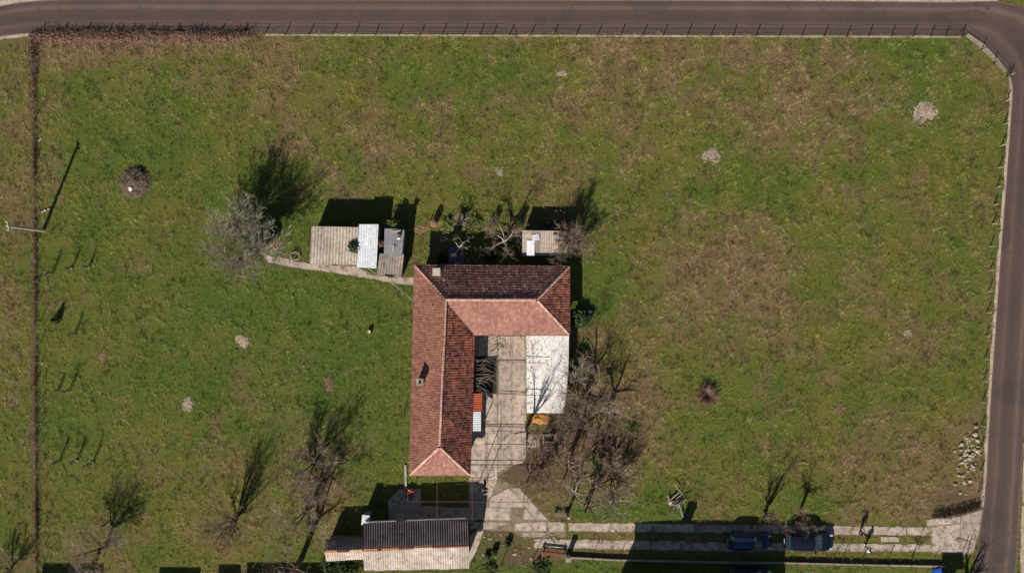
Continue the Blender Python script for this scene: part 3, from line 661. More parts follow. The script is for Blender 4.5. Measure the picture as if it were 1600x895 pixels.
for i, (pa, pb, pc) in enumerate(((bf[1], bf[2], rr_), (bf[3], bf[0], rl))):
    xx = pa[0] - (0.13 if i == 0 else -.13)
    MB().add([(xx, pa[1], bh - .08), (xx, pb[1], bh - .08), (xx, pc.y, br - .3), (xx + .1, pa[1], bh - .08), (xx + .1, pb[1], bh - .08), (xx + .1, pc.y, br - .3)], [(0, 1, 2), (3, 5, 4), (0, 3, 4, 1), (1, 4, 5, 2), (2, 5, 3, 0)]).build('gable', M['plaster'], barn)
opening(barn, bf[0], bf[1], .7, 2.0, 0, 2.1, 'door'); opening(barn, bf[2], bf[3], .4, .9, 1.1, 1.9, 'window'); opening(barn, bf[2], bf[3], .75, .9, 1.1, 1.9, 'window')
MB().tube([nl + Vector((.3, .12, 0)), nl.lerp(nr_, .32) + Vector((0, .12, 0))], .07, 6).build('gutter', M['metal_grey'], barn)
MB().tube([nl.lerp(nr_, .42) + Vector((0, .14, 0)), nr_ + Vector((-.2, .14, 0))], .07, 6).build('gutter', M['metal_grey'], barn)
# annexe on the barn's left
ext = thing('lean_to', 'short lower wing joined to the left end of the long barn', 'lean-to', (*W(537, 845), 0))
sheets(ext, W3(509, 841, 2.1), W3(566, 839, 2.1), W3(507, 860, 2.95), W3(566, 856, 2.95), 4, [M['fibre_shade']], .25, .04, 1, 21)
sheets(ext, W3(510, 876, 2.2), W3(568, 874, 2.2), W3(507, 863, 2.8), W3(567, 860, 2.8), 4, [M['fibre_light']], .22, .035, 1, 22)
for x0, x1, m_ in ((507, 527, 'wood_orange'), (528, 545, 'wood_red'), (546, 566, 'wood_cut')):
    p = W3(x0, 861.5 - (x0 - 507) * .03, 2.88); q = W3(x1, 861.5 - (x1 - 507) * .03, 2.88); v = (p + q) / 2
    MB().box(v[:], ((q - p).length - .04, .22, .04), math.atan2((q - p).y, (q - p).x)).build('ridge_board', M[m_], ext)
ef = [W(512, 873, 2.1), W(564, 871, 2.1), W(564, 843, 2.1), W(512, 844, 2.1)]
walls(ext, ef, 2.05, M['wood_old'], .12); BARE.append(ef)
x, y = W(571, 812, 2.2)
t = thing('gas_cabinet', 'pale grey box standing against the barn corner', 'box', (x, y, 0))
MB().box((x, y, 1.1), (.62, .85, 2.2), -.1).build('body', M['metal_grey'], t); MB().box((x, y, 2.23), (.7, .95, .06), -.1).build('lid', M['zinc'], t)

# ------------------------------------------------------------ pergola over the yard
PH = 2.6
perg = thing('pergola', 'rusty steel pipe pergola spanning the concrete yard and barn forecourt', 'pergola', (*W(780, 700), 0))
for i, (a, b, r_) in enumerate([((738, 562), (856, 567), .025), ((752, 614), (856, 618), .03), ((762, 664), (822, 668), .03), ((735, 718), (830, 719), .03), ((750, 729), (836, 731), .02), ((735, 750), (816, 751), .025),
                 ((637, 783), (850, 784), .03), ((683, 748), (683, 816), .025), ((738, 745), (738, 815), .03), ((762, 678), (762, 760), .025), ((819, 722), (819, 800), .025), ((846, 735), (846, 800), .025), ((777, 526), (777, 614), .02), ((800, 526), (800, 728), .02), ((637, 768), (637, 783), .03), ((738, 815), (700, 814), .02)]):
    h = PH + i * 0.004
    MB().tube([W3(*a, h), W3(*b, h)], r_, 5).build('pipe', M['rust'], perg)
for p in ((738, 783), (683, 783), (637, 783), (819, 783), (846, 783), (762, 718), (819, 729), (822, 614), (822, 666), (762, 750), (846, 735)):
    x, y = W(*p, PH); MB().tube([(x, y, 0), (x, y, PH)], .035, 6).build('post', M['rust'], perg)

# ------------------------------------------------------------ fences
def fence(name, label, posts, h, mat, wires=(0.35, .95), prad=.035, wr=.010, kind='tube', lean=0.03, mesh=False, cat='fence'):
    x, y = W(*posts[0]); t = thing(name, label, cat, (x, y, 0)); rr = random.Random(len(posts)); tops = []
    for p in posts:
        x, y = W(*p); a, b = x + rr.uniform(-lean, lean) * h * 2, y + rr.uniform(-lean, lean) * h * 2; tops.append((Vector((x, y, 0)), Vector((a, b, h))))
        MB().tube([(x, y, -.1), (a, b, h)], prad, 6).build('post', mat, t)
    for wz in wires:
        MB().tube([a.lerp(b, wz) for a, b in tops], wr, 4).build('wire', M['wire'], t)
    return t, tops
NP = [414, 447, 484, 520, 555, 587, 624, 657, 691, 724, 750, 770, 796, 829, 865, 900, 934, 970, 1004, 1036, 1074, 1110, 1145, 1181, 1217, 1252, 1287, 1322, 1357, 1392, 1426, 1453, 1477, 1502]
npost = [(66, 53), (100, 53), (135, 53), (170, 54), (205, 54), (240, 54), (275, 54), (310, 54), (345, 54), (380, 54)] + [(x, 54.5 + (x - 414) * .003) for x in NP] + [(1533, 78), (1552, 100), (1573, 120)]
t, tp = fence('north_fence', 'wire fence on dark steel posts along the upper road', npost, .98, M['dark_metal'], (.3, .65, .98), .045, .011)
for px_ in (798, 1503):
    x, y = W(px_, 56.5); MB().tube([(x, y, .85), (x + .7 * (1 if px_ < 1000 else -1), y - .05, 0)], .03, 5).build('brace', M['dark_metal'], t)
for a, b in zip(npost[10:-4], npost[11:-3]):
    p = Vector((*W(a[0], a[1] + .3), 0)); q = Vector((*W(b[0], b[1] + .3), 0)); c = (p + q) / 2; rr = random.Random(int(a[0]))
    MB().box((c.x, c.y, .03), ((q - p).length - .05, .16 + rr.uniform(0, .06), .12 + rr.uniform(-.03, .05)), math.atan2((q - p).y, (q - p).x)).build('plinth', M['curb'], t)
ep = [(1577, 118), (1572, 158), (1568, 195), (1564, 228), (1560, 262), (1557, 293), (1553, 320), (1550, 350), (1547, 385), (1546, 422), (1544, 455), (1541, 488), (1540, 525), (1538, 560), (1536, 595), (1534, 628), (1533, 664), (1531, 700), (1531, 735), (1528, 770)]
fence('east_fence', 'pale post fence along the right hand road', ep, .95, M['post'], (.5, .9), .05, .008)
wp = [(51 + (i * .35) % 3 + i * .7, 62 + i * 31.5) for i in range(27)]
fence('west_fence', 'thin wire fence with old posts down the left edge of the meadow', wp, 1.1, M['post'], (.55, .95), .032, .008)
gp = [(672 + i * 31, 347 - (i % 2)) for i in range(8)]
fence('garden_fence', 'garden wire fence behind the farmhouse', gp, 1.0, M['wood_old'], (.5, .98), .035, .012)
# dark gate line by the apron
x, y = W(1457, 806)
gt = thing('field_gate', 'rusty low gate with brush beside the concrete gateway', 'gate', (x, y, 0))
pts = [(1457, 806), (1475, 806), (1492, 803), (1510, 798), (1530, 791)]
for p in pts: xx, yy = W(*p); MB().tube([(xx, yy, -.1), (xx, yy, .95)], .035, 6).build('post', M['rust'], gt)
for z in (.15, .5, .9): MB().tube([Vector((*W(*p), z)) for p in pts], .028, 5).build('rail', M['rust'], gt)
bars = MB()
for i in range(4):
    p = Vector((*W(*pts[i]), 0)); q = Vector((*W(*pts[i + 1]), 0))
    for k in range(1, 5): c = p.lerp(q, k / 5); bars.tube([(c.x, c.y, .15), (c.x, c.y, .9)], .012, 4)
bars.build('bars', M['rust'], gt)
m1 = MB(); rr = random.Random(41)
for i in range(520):
    k = rr.randrange(4); p = Vector((*W(*pts[k]), 0)); q = Vector((*W(*pts[k + 1]), 0)); c = p.lerp(q, rr.random()) + Vector((rr.gauss(0, .1), rr.gauss(.1, .14), rr.uniform(0, .5))); a = rr.uniform(0, 6.28); L = rr.uniform(.1, .4)
    m1.tube([c, c + Vector((math.cos(a) * L, math.sin(a) * L * .5, rr.uniform(0, .35)))], [.02, .008], 3)
m1.build('brush', M['wood_dark'], gt)['kind'] = 'stuff'
# low wall south of the driveway
wl = thing('boundary_wall', 'low concrete boundary wall with thin posts south of the driveway', 'wall', (*W(1200, 878), 0))
wpt = [(885, 869), (960, 873), (1060, 876), (1150, 877), (1230, 877.5), (1310, 879.5), (1390, 881.5), (1474, 883)]
for i in range(len(wpt) - 1):
    p = Vector((*W(*wpt[i]), 0)); q = Vector((*W(*wpt[i + 1]), 0)); c = (p + q) / 2
    MB().box((c.x, c.y, .2), ((q - p).length - .02, .15, .5 if i > 3 else .4), math.atan2((q - p).y, (q - p).x)).build('wall_section', M['curb'], wl)
rr = random.Random(5)
tops = []
for px_ in (885, 925, 968, 1010, 1055, 1110, 1165, 1225, 1262, 1300, 1345, 1385, 1420, 1455):
    py_ = 869 + (px_ - 885) * .0235; x, y = W(px_, py_); h = rr.uniform(1.25, 1.7)
    MB().tube([(x, y, .3), (x + rr.uniform(-.12, .12), y + rr.uniform(-.1, .1), h)], .03, 5).build('post', M['dark_metal'], wl); tops.append((x, y, 1.2))
MB().tube(tops, .008, 4).build('wire', M['wire'], wl); MB().tube([(x, y, .8) for x, y, z in tops], .008, 4).build('wire', M['wire'], wl)

# ------------------------------------------------------------ poles, gate pier, neighbours beyond the frame (their shadows fall in)
x, y = W(68, 360); t = thing('utility_pole', 'tall white concrete pole casting a long shadow by the left fence', 'pole', (x, y, 0))
MB().tube([(x, y, -.3), (x, y, 7.2)], [.17, .11], 12).build('pole', M['post'], t)
MB().box((x, y, 7.0), (.1, .85, .1), .2).build('crossarm', M['post'], t)
for s in (-1, 1): MB().tube([(x - s * .07, y + s * .36, 7.05), (x - s * .07, y + s * .36, 7.25)], .05, 8).build('insulator', M['white_sheet'], t)

def hip_house(name, label, x0, x1, y0, y1, eh, rh, mat, hip=True, chim=None):
    t = thing(name, label, 'house', ((x0 + x1) / 2, (y0 + y1) / 2, 0))
    P = [(x0 + .4, y0 + .4), (x1 - .4, y0 + .4), (x1 - .4, y1 - .4), (x0 + .4, y1 - .4)]
    walls(t, P, eh - .05, M['plaster'])
    ym = (y0 + y1) / 2; k = (y1 - y0) / 2 if hip else 0
    r0 = (x0 + k, ym, rh); r1 = (x1 - k, ym, rh)
    MB().add([(x0, y0, eh), (x1, y0, eh), (x1, y1, eh), (x0, y1, eh), r0, r1], [(0, 1, 5, 4), (2, 3, 4, 5), (1, 2, 5), (3, 0, 4), (0, 3, 2, 1)]).build('roof', mat, t)
    for i, tt in enumerate((.2, .5, .8)): opening(t, P[2], P[3], tt, 1.1, 1.0, 2.2, 'window')
    opening(t, P[0], P[1], .5, 1.0, 0, 2.1, 'door')
    if chim:
        MB().box((chim[0], chim[1], (chim[2] + eh) / 2), (.75, .6, chim[2] - eh)).build('chimney', M['plaster'], t)
        MB().box((chim[0], chim[1], chim[2] + .04), (.9, .75, .08)).build('chimney_cap', M['curb'], t)
    return t
cx_, cy_ = W(1020, 941)
hip_house('neighbour_house', 'neighbouring hip-roofed house shading the driveway', W(957, 0)[0], W(1192, 0)[0], W(0, 985)[1], W(0, 902)[1], 4.6, 6.95, M['tile'], True, (cx_, cy_, 8.0))
hip_house('neighbour_garage', 'low flat garage just beyond the lower left corner', W(44, 0)[0], W(140, 0)[0], W(0, 990)[1], W(0, 934)[1], 2.9, 3.0, M['fibre_grey'], False)
hip_house('neighbour_shed', 'neighbouring shed beyond the bottom edge, left of the barn', W(228, 0)[0], W(292, 0)[0], W(0, 985)[1], W(0, 938)[1], 2.8, 3.0, M['fibre_grey'], False)
hip_house('neighbour_shed', 'low neighbouring shed beyond the bottom edge nearest the barn wing', W(366, 0)[0], W(486, 0)[0], W(0, 985)[1], W(0, 927)[1], 2.6, 2.8, M['fibre_grey'], False)
hip_house('neighbour_shed', 'tiny neighbouring shed beyond the bottom edge between two others', W(322, 0)[0], W(356, 0)[0], W(0, 975)[1], W(0, 930)[1], 2.6, 2.8, M['fibre_grey'], False)
hip_house('neighbour_kiosk', 'narrow tall kiosk beyond the lower right corner', W(1443, 0)[0], W(1476, 0)[0], W(0, 960)[1], W(0, 932)[1], 3.75, 3.8, M['fibre_grey'], False)
x, y = W(1470, 945); t = thing('antenna', 'television antenna on the kiosk roof beyond the lower right corner', 'antenna', (x, y, 3.75))
MB().tube([(x, y, 3.7), (x, y, 5.9)], .04, 6).build('mast', M['metal_grey'], t)
MB().tube([(x - 1.1, y + .05, 5.6), (x + .3, y, 5.3), (x + .5, y, 5.6)], .03, 5).build('boom', M['metal_grey'], t)
MB().tube([(x - 1.2, y - .25, 5.6), (x - 1.0, y + .35, 5.6)], .02, 5).build('element', M['metal_grey'], t)

# ------------------------------------------------------------ vegetation
def bare_tree(name, label, px, py, h, r, seed, bark, twig, style='round', cat='tree', density=1.0, group=None, thick=1.25, lean=(0, 0), trunk_h=None, twr=.009, wander=1.0, limbs=None):
    x, y = W(px, py); rr = random.Random(seed); t = thing(name, label, cat, (x, y, 0), group)
    tr, br_, tw = MB(), MB(), MB()
    def branch(p, d, L, rad, lvl, out):
        n = 5 if lvl < 2 else 3; pts = [p]; rads = [rad]; q = p; dd = d.copy(); st = []
        for i in range(n):
            dd = (dd + Vector((rr.uniform(-1, 1), rr.uniform(-1, 1), rr.uniform(-.6, .8))) * (.22 if lvl < 2 else .3) * wander).normalized()
            if q.z < .4 and dd.z < 0: dd.z = .2
            q = q + dd * (L / n); pts.append(q); rads.append(max(twr * .7, rad * (1 - .75 * (i + 1) / n))); st.append((q, dd.copy(), rads[-1]))
        mb = (br_ if lvl < 2 else tw); mb.tube(pts, rads, 5 if lvl < 2 else 3, cap=False, a=rr.random())
        if lvl >= 4: return
        kids = {0: 5, 1: 5, 2: 4, 3: 2}[lvl]
        kids = int(kids * density + rr.random())
        for i in range(kids):
            s = rr.choice(st if lvl else st[1:]); perp = dd.orthogonal(); perp.rotate(Matrix.Rotation(rr.uniform(0, 6.28), 3, dd))
            sp = {'vase': .55, 'round': .95, 'gnarly': 1.1, 'column': .45, 'fan': .6}[style]
            nd = (s[1] + perp * sp * rr.uniform(.5, 1.2) + Vector((0, 0, {'vase': .45, 'round': .1, 'gnarly': .0, 'column': .6, 'fan': .3}[style]))).normalized()
            branch(s[0], nd, L * rr.uniform(.42, .72), max(twr, s[2] * .62), lvl + 1, out)
    base = Vector((x, y, 0)); th = trunk_h if trunk_h is not None else {'vase': .25, 'round': h * .28, 'gnarly': h * .3, 'column': h * .15, 'fan': .4}[style]
    R0 = (.05 + h * .022) * thick; top = base + Vector((lean[0] * th, lean[1] * th, th))
    tr.tube([base + Vector((0, 0, -.1)), base + Vector((0, 0, .15)), base.lerp(top, .6), top], [R0 * 1.25, R0 * 1.05, R0 * .92, R0 * .85], 8)
    nl = {'vase': 8, 'round': 6, 'gnarly': 5, 'column': 6, 'fan': 7}[style]
    nl = limbs or nl
    for i in range(nl):
        a = 6.283 * i / nl + rr.uniform(-.35, .35)
        el = {'vase': rr.uniform(.95, 1.4), 'round': rr.uniform(.35, 1.25), 'gnarly': rr.uniform(.3, 1.0), 'column': rr.uniform(1.1, 1.45), 'fan': rr.uniform(.6, 1.2)}[style]
        d = Vector((math.cos(a) * math.cos(el), math.sin(a) * math.cos(el), math.sin(el)))
        hor = r * .72 / max(.12, math.cos(el)); ver = (h - th) * .72 / math.sin(el)
        branch(top + Vector((0, 0, -.05)), d, min(hor, ver), R0 * .55, 0, None)
    tr.build('trunk', bark, t, smooth=True); br_.build('branches', bark, t, smooth=True); o = tw.build('twigs', twig, t); o['kind'] = 'stuff'
    return t
BT = bare_tree; BB, BP, TB, TP, TR = M['bark_brown'], M['bark_pale'], M['twig_brown'], M['twig_pale'], M['twig_red']
BT('bare_tree', 'broad leafless tree with pale grey twigs left of the sheds', 394, 374, 4.1, 3.4, 1, BP, TP, 'fan', density=1.25, trunk_h=.4, twr=.013, wander=.6, limbs=15)
BT('bare_tree', 'leafless round tree near the lower left corner', 166, 850, 5.0, 2.5, 2, BB, TB, 'round', density=1.15)
BT('bare_tree', 'vase-shaped multi-stemmed tree low in the left meadow', 368, 812, 5.4, 1.7, 3, BB, TB, 'vase', density=1.0, wander=.5)
BT('bare_tree', 'tall leafless tree standing nearest the barn wing', 471, 872, 7.4, 2.3, 4, BB, TB, 'round', density=.85, trunk_h=3.4)
BT('bare_tree', 'dense brown tree in the middle of the trio left of the barn', 486, 790, 5.4, 2.7, 5, BB, TB, 'round', density=1.0, trunk_h=2.0)
BT('bare_tree', 'bushy brown tree uppermost of the trio left of the barn', 492, 722, 4.6, 2.2, 6, BB, TB, 'fan', density=1.15, wander=.6)
BT('bare_tree', 'leafless pinkish-brown tree at the right end of the lean-to', 895, 380, 5.2, 1.5, 7, BB, TB, 'fan', density=1.35)
BT('bare_tree', 'spreading leafless tree right of the white flat roof', 915, 612, 6.0, 2.7, 8, BB, TB, 'round', density=1.0, thick=1.3)
BT('bare_tree', 'leafless tree with forked dark trunk at the right of the grove', 948, 640, 5.5, 2.4, 9, BB, TB, 'round', density=.75, thick=1.2)
BT('bare_tree', 'tall leafless tree in the middle of the brown thicket', 886, 722, 7.0, 2.3, 10, BB, TB, 'round', density=.7, trunk_h=3.0, thick=1.3)
BT('bare_tree', 'low gnarled tree with pale limbs beside the wooden bench', 897, 765, 3.8, 2.0, 11, BP, TB, 'gnarly', density=.8, thick=1.3)
BT('bare_tree', 'pale-limbed fruit tree at the lower right of the grove', 958, 778, 4.0, 2.0, 12, BP, TB, 'gnarly', density=.75, thick=1.4)
BT('bare_tree', 'upright brown tree just above the pale-limbed fruit tree', 955, 745, 5.0, 1.8, 13, BB, TB, 'fan', density=1.2, wander=.5)
BT('bare_tree', 'slender tall tree at the corner of yard and white roof', 823, 668, 8.0, 1.2, 14, BB, TB, 'column', density=.62, trunk_h=3.5, thick=.75)
BT('bare_shrub', 'wide brown leafless shrub beside the yard end', 848, 728, 2.9, 2.8, 15, BB, TR, 'fan', 'shrub', density=.9)
BT('bare_shrub', 'brown leafless shrub between thicket and fan-shaped path', 826, 748, 2.2, 1.9, 16, BB, TB, 'fan', 'shrub', density=.85)
BT('bare_shrub', 'leafless shrub below the orange tarpaulin', 868, 700, 3.0, 2.0, 17, BB, TR, 'fan', 'shrub', density=.8)
BT('bare_shrub', 'reddish leafless shrub at the centre of the grove', 930, 690, 2.2, 2.1, 18, BB, TR, 'fan', 'shrub', density=.8)
BT('bare_shrub', 'leafless shrub against the right wall of the white-roofed annex', 899, 640, 3.0, 1.7, 19, BB, TB, 'fan', 'shrub', density=.95)
BT('sapling', 'slim leafless sapling left of the two in the lower right meadow', 1195, 800, 4.4, .9, 20, BB, TR, 'column', density=.75, twr=.011)
BT('sapling', 'leafless young tree whose twigs overhang the black car', 1249, 799, 3.8, 1.0, 21, BB, TR, 'round', density=.85, trunk_h=1.6)
x, y = W(1104, 618); t = thing('round_bush', 'round reddish twiggy bush alone in the right meadow', 'bush', (x, y, 0)); rr = random.Random(22); m = MB()
for i in range(520):
    a = rr.uniform(0, 6.28); q = rr.random() ** .6; el = rr.uniform(.3, 1.4); L = rr.uniform(.7, 1.3); c = Vector((x + .35 * q * math.cos(a), y + .3 * q * math.sin(a), .05)); d = Vector((math.cos(a) * math.cos(el), math.sin(a) * math.cos(el), math.sin(el) * .85)) * L
    m.tube([c, c + d * .5 + Vector((0, 0, .06)), c + d + Vector((rr.uniform(-.15, .15), rr.uniform(-.15, .15), 0))], [.02, .014, .008], 3)
m.build('twigs', TR, t)['kind'] = 'stuff'
MB().tube([(x, y, 0), (x + .05, y, .5)], [.07, .04], 6).build('stem', BB, t)
BT('fruit_tree', 'small pale fruit tree in the shade behind the house', 720, 388, 4.3, 1.2, 23, BP, TP, 'gnarly', density=.55)
BT('fruit_tree', 'gnarled fruit tree between garden fence and lean-to', 788, 378, 4.6, 2.1, 24, BP, TB, 'gnarly', density=.8, thick=1.4)
BT('fruit_tree', 'small fruit tree on the garden fence line', 722, 345, 2.8, 1.0, 25, BP, TB, 'gnarly', density=.6)
BT('bare_shrub', 'leafless shrub in the bottom left corner outside the fence', 18, 888, 2.2, 1.6, 26, BB, TB, 'fan', 'shrub', density=1.0)
BT('gnarled_tree', 'gnarled thick-limbed tree by the road, beyond the lower right corner', 1503, 925, 3.6, 2.0, 27, BB, TB, 'gnarly', density=.8, thick=3.2)
BT('bare_shrub', 'small shrub among the clutter right of the trees', 860, 662, 1.9, 1.4, 28, BB, TB, 'fan', 'shrub', density=.7)
# young staked trees
k = 0
for px, py, hh, lb in ((82, 425, 1.9, 'uppermost left of the three'), (112, 418, 1.7, 'middle one with white guard of the three upper'), (139, 416, 1.7, 'rightmost of the three upper'), (117, 520, 1.7, 'lone one right of the dark conifer'), (109, 608, 2.2, 'one of a pair halfway down, the right'), (91, 608, 1.3, 'one of a pair halfway down, the left'), (93, 718, 2.0, 'left of the bottom row of three'), (120, 718, 2.0, 'middle of the bottom row of three'), (145, 721, 2.1, 'right of the bottom row of three')):
    x, y = W(px, py); rr = random.Random(px * py); t = thing('young_tree', 'young staked tree by the left fence, ' + lb, 'young tree', (x, y, 0), 'young trees by the left fence')
    m = MB(); pts = [(x, y, 0), (x + .03, y, hh * .5), (x + rr.uniform(-.1, .1), y + rr.uniform(-.1, .1), hh)]; m.tube(pts, [.06, .055, .04], 5)
    m.build('stem', BB, t); m = MB()
    for i in range(7):
        z = hh * rr.uniform(.45, .95); a = rr.uniform(0, 6.28); m.tube([(x + .02, y, z), (x + math.cos(a) * .25, y + math.sin(a) * .25, z + .3)], .012, 3)
    m.build('twigs', TB, t)
    MB().tube([(x + .14, y - .1, 0), (x + .14, y - .1, hh * .9)], .04, 5).build('stake', M['wood_dark'], t)
    if k in (1, 2, 7, 8): MB().blob((x, y - .05, .06), (.19, .15, .12), k, 7, 4, .3).build('base_guard', M['post'], t)
    k += 1
# conifer by left fence (dark)
def leafy(name, label, px, py, r, h, seed, mat, n=500, ls=.12, cat='bush', z0=0.0, zb=0.0, shape='round'):
    x, y = W(px, py, zb); rr = random.Random(seed); t = thing(name, label, cat, (x, y, z0)); m = MB()
    for i in range(n):
        a = rr.uniform(0, 6.283); u = rr.random()
        prof = {'round': math.sqrt(max(0, 1 - (2 * u - 1) ** 2)), 'cone': 1 - u * .9, 'column': .75 + .25 * math.sin(u * 3.14)}[shape]
        q = r * prof * (rr.random() ** .35) * (1 + .3 * math.sin(a * 3 + seed) * math.sin(u * 7))
        p = Vector((x + q * math.cos(a), y + q * math.sin(a), z0 + h * u * .95 + .05)); d = Vector((rr.uniform(-1, 1), rr.uniform(-1, 1), rr.uniform(-.5, 1))).normalized(); e = d.orthogonal().normalized()
        s = ls * rr.uniform(.6, 1.4); m.add([p - e * s * .4, p + d * s - e * 0.2 * s, p + e * s * .4, p - d * s * .3], [(0, 1, 2), (0, 2, 3)], rr.random())
    st = MB()
    for i in range(5):
        a = i * 1.3; st.tube([(x, y, z0), (x + .3 * r * math.cos(a), y + .3 * r * math.sin(a), z0 + h * .8)], [.04, .015], 5)
    st.build('stems', BB, t); o = m.build('foliage', mat, t); o['kind'] = 'stuff'; return t
leafy('conifer', 'slim dark conifer close to the left fence', 90, 500, .45, 1.6, 31, M['leaf'], 500, .12, 'conifer', shape='cone')
leafy('evergreen_bush', 'green bush squeezed between long shed and metal shed', 558, 388, .75, 2.9, 32, M['leaf'], 900, .16)
leafy('ivy_bush', 'dense dark evergreen mass beneath the broad pale tree', 410, 372, 1.35, 2.3, 33, M['leaf'], 2800, .2)
leafy('green_bush', 'light green bush at the top edge of the sheds', 618, 353, .6, 2.2, 34, M['leaf_light'], 450, .14)
leafy('dry_hedge', 'tangle of dry climbers between metal shed and grey shed', 595, 382, .55, 2.2, 35, M['leaf_dry'], 700, .12)
leafy('spiky_plant', 'dark spiky evergreen at the right corner of the house', 908, 497, .8, 1.1, 36, M['leaf'], 600, .3)
leafy('evergreen_hedge', 'dark evergreen bush by the right edge of the white roof', 902, 575, .8, 1.9, 37, M['leaf'], 900, .16)
leafy('green_bush', 'low green bush among the grove of bare trees', 928, 725, .9, .9, 38, M['leaf_light'], 500, .14)
leafy('green_bush', 'low bush below the yard, left of the dry shrub', 793, 849, .32, .8, 39, M['leaf'], 260, .14)
leafy('green_bush', 'low dark bush on the bare earth right of the barn', 773, 860, .3, .7, 40, M['leaf'], 260, .14)
leafy('green_bush', 'bush at the foot of the yard nearest the barn corner', 762, 868, .3, .5, 41, M['leaf'], 200, .14)
for i, (px, py) in enumerate(((679, 350), (771, 350), (812, 350), (856, 352))):
    leafy('garden_shrub', ['narrow dry shrub at the left end of the garden fence', 'narrow shrub on the garden fence left of the gnarled fruit tree', 'narrow shrub on the fence just right of the gnarled fruit tree', 'narrow shrub on the fence behind the lean-to'][i], px, py, .32, 1.55, 50 + i, M['leaf_dry'] if i in (0,) else M['leaf'], 500, .1, 'shrub', shape='column')
leafy('leafy_shrub', 'dark shrub row beneath the lower wing of the barn', 530, 895, 2.0, 1.3, 62, M['leaf'], 1500, .2, 'hedge')
leafy('weed_clump', 'small green weeds at the lower edge near the barn', 765, 890, .7, .5, 63, M['leaf_light'], 250, .15, 'weeds')
leafy('weed_clump', 'ivy clump by the boundary wall near the red boards', 845, 888, 1.0, .5, 64, M['leaf'], 300, .15, 'weeds')
for i, (px, py, r_, m_, lb) in enumerate(((700, 352, .8, 'leaf_light', 'straw green clump by the left part of the garden fence'), (742, 352, .9, 'leaf_light', 'low green plants along the middle of the garden fence'), (765, 400, .7, 'leaf', 'dark low plant in the shade against the back wall'), (806, 352, .7, 'leaf_dry', 'dry plant clump just left of the lean-to'), (690, 405, .5, 'leaf', 'small dark plant in the shade left of the trough'))):
    leafy('garden_plants', lb, px, py, r_, .5, 80 + i, M[m_], 350, .14, 'plants')
leafy('climber', 'dry climber at the top right of the lean-to', 866, 348, 1.2, .8, 65, M['leaf_dry'], 500, .12, 'climber')

# brambles along the north-west fence
x, y = W(215, 55); br_t = thing('bramble_hedge', 'tangled brown brambles overgrowing the upper left fence', 'hedge', (x, y, 0)); rr = random.Random(77); m1, m2 = MB(), MB()
for i in range(950):
    px = rr.uniform(58, 395); py = 58 + rr.gauss(0, 3.5); a = rr.uniform(0, 6.28); L = rr.uniform(.5, 1.1) * (1 if px < 330 else .6); x, y = W(px, py)
    h = rr.uniform(.3, 1.05) * .85; m1.tube([(x, y, 0), (x + math.cos(a) * L * .4, y + math.sin(a) * L * .3, h), (x + math.cos(a) * L, y + math.sin(a) * L * .5, h * .5)], .016, 3)
for i in range(3200):
    px = rr.uniform(58, 395); py = 60 + rr.gauss(0, 5); x, y = W(px, py); z = rr.uniform(.05, .8) ** 1.5; d = Vector((rr.uniform(-1, 1), rr.uniform(-1, 1), rr.uniform(-.5, 1))).normalized(); e = d.orthogonal().normalized(); s = .12; p = Vector((x, y, z))
    m2.add([p - e * s * .4, p + d * s, p + e * s * .4], [(0, 1, 2)], rr.random())
m1.build('stems', M['dead_stem'], br_t)['kind'] = 'stuff'; m2.build('leaves', M['leaf_dry'], br_t)['kind'] = 'stuff'

# dead weeds along the left fence
x, y = W(54, 470); wd_ = thing('fence_weeds', 'strip of brown dead weeds along the whole left fence', 'weeds', (x, y, 0)); rr = random.Random(78); m1 = MB()
for i in range(5200):
    py = rr.uniform(56, 900); q = .5 + .5 * math.sin(py * .045) * math.sin(py * .013 + 1); top = max(0, 1 - (py - 56) / 90)
    if rr.random() > .2 + .35 * q + top: continue
    px = 53 + rr.gauss(0, 1.1 + 4.5 * top) + py * .006; x, y = W(px, py); a = rr.uniform(0, 6.28); L = rr.uniform(.12, .35); h = rr.uniform(.2, .7) * (.7 + .5 * q)
    m1.tube([(x, y, 0), (x + math.cos(a) * L, y + math.sin(a) * L, h)], [.022, .008], 3)
m1.build('stems', M['dead_stem'], wd_)['kind'] = 'stuff'

# vine over the bed with painted shade
x, y = W(757, 585); t = thing('grape_vine', 'bare grape vine arching over the bed with painted shade beside the house', 'vine', (x, y, 0)); m = MB(); rr = random.Random(8)
for i in range(30):
    px, py = rr.uniform(740, 756), rr.uniform(556, 612); p = W3(px, py, 2.3); a = rr.uniform(-.6, .6); L = rr.uniform(1.0, 2.2)
    m.tube([p, p + Vector((L * .4 * math.cos(a), L * .4 * math.sin(a) + .2, .3)), p + Vector((L * .75 * math.cos(a), L * .7 * math.sin(a) + .1, .2)), p + Vector((L * math.cos(a), L * math.sin(a) - .15, -.3))], [.016, .014, .011, .009], 4)
m.build('canes', M['bark_pale'], t)['kind'] = 'stuff'
for py in (560, 585, 610): x, y = W(744, py); MB().tube([(x, y, 0), (x + .1, y, 1.2), (x, y + .1, 2.35)], .05, 6).build('trunk', BB, t)

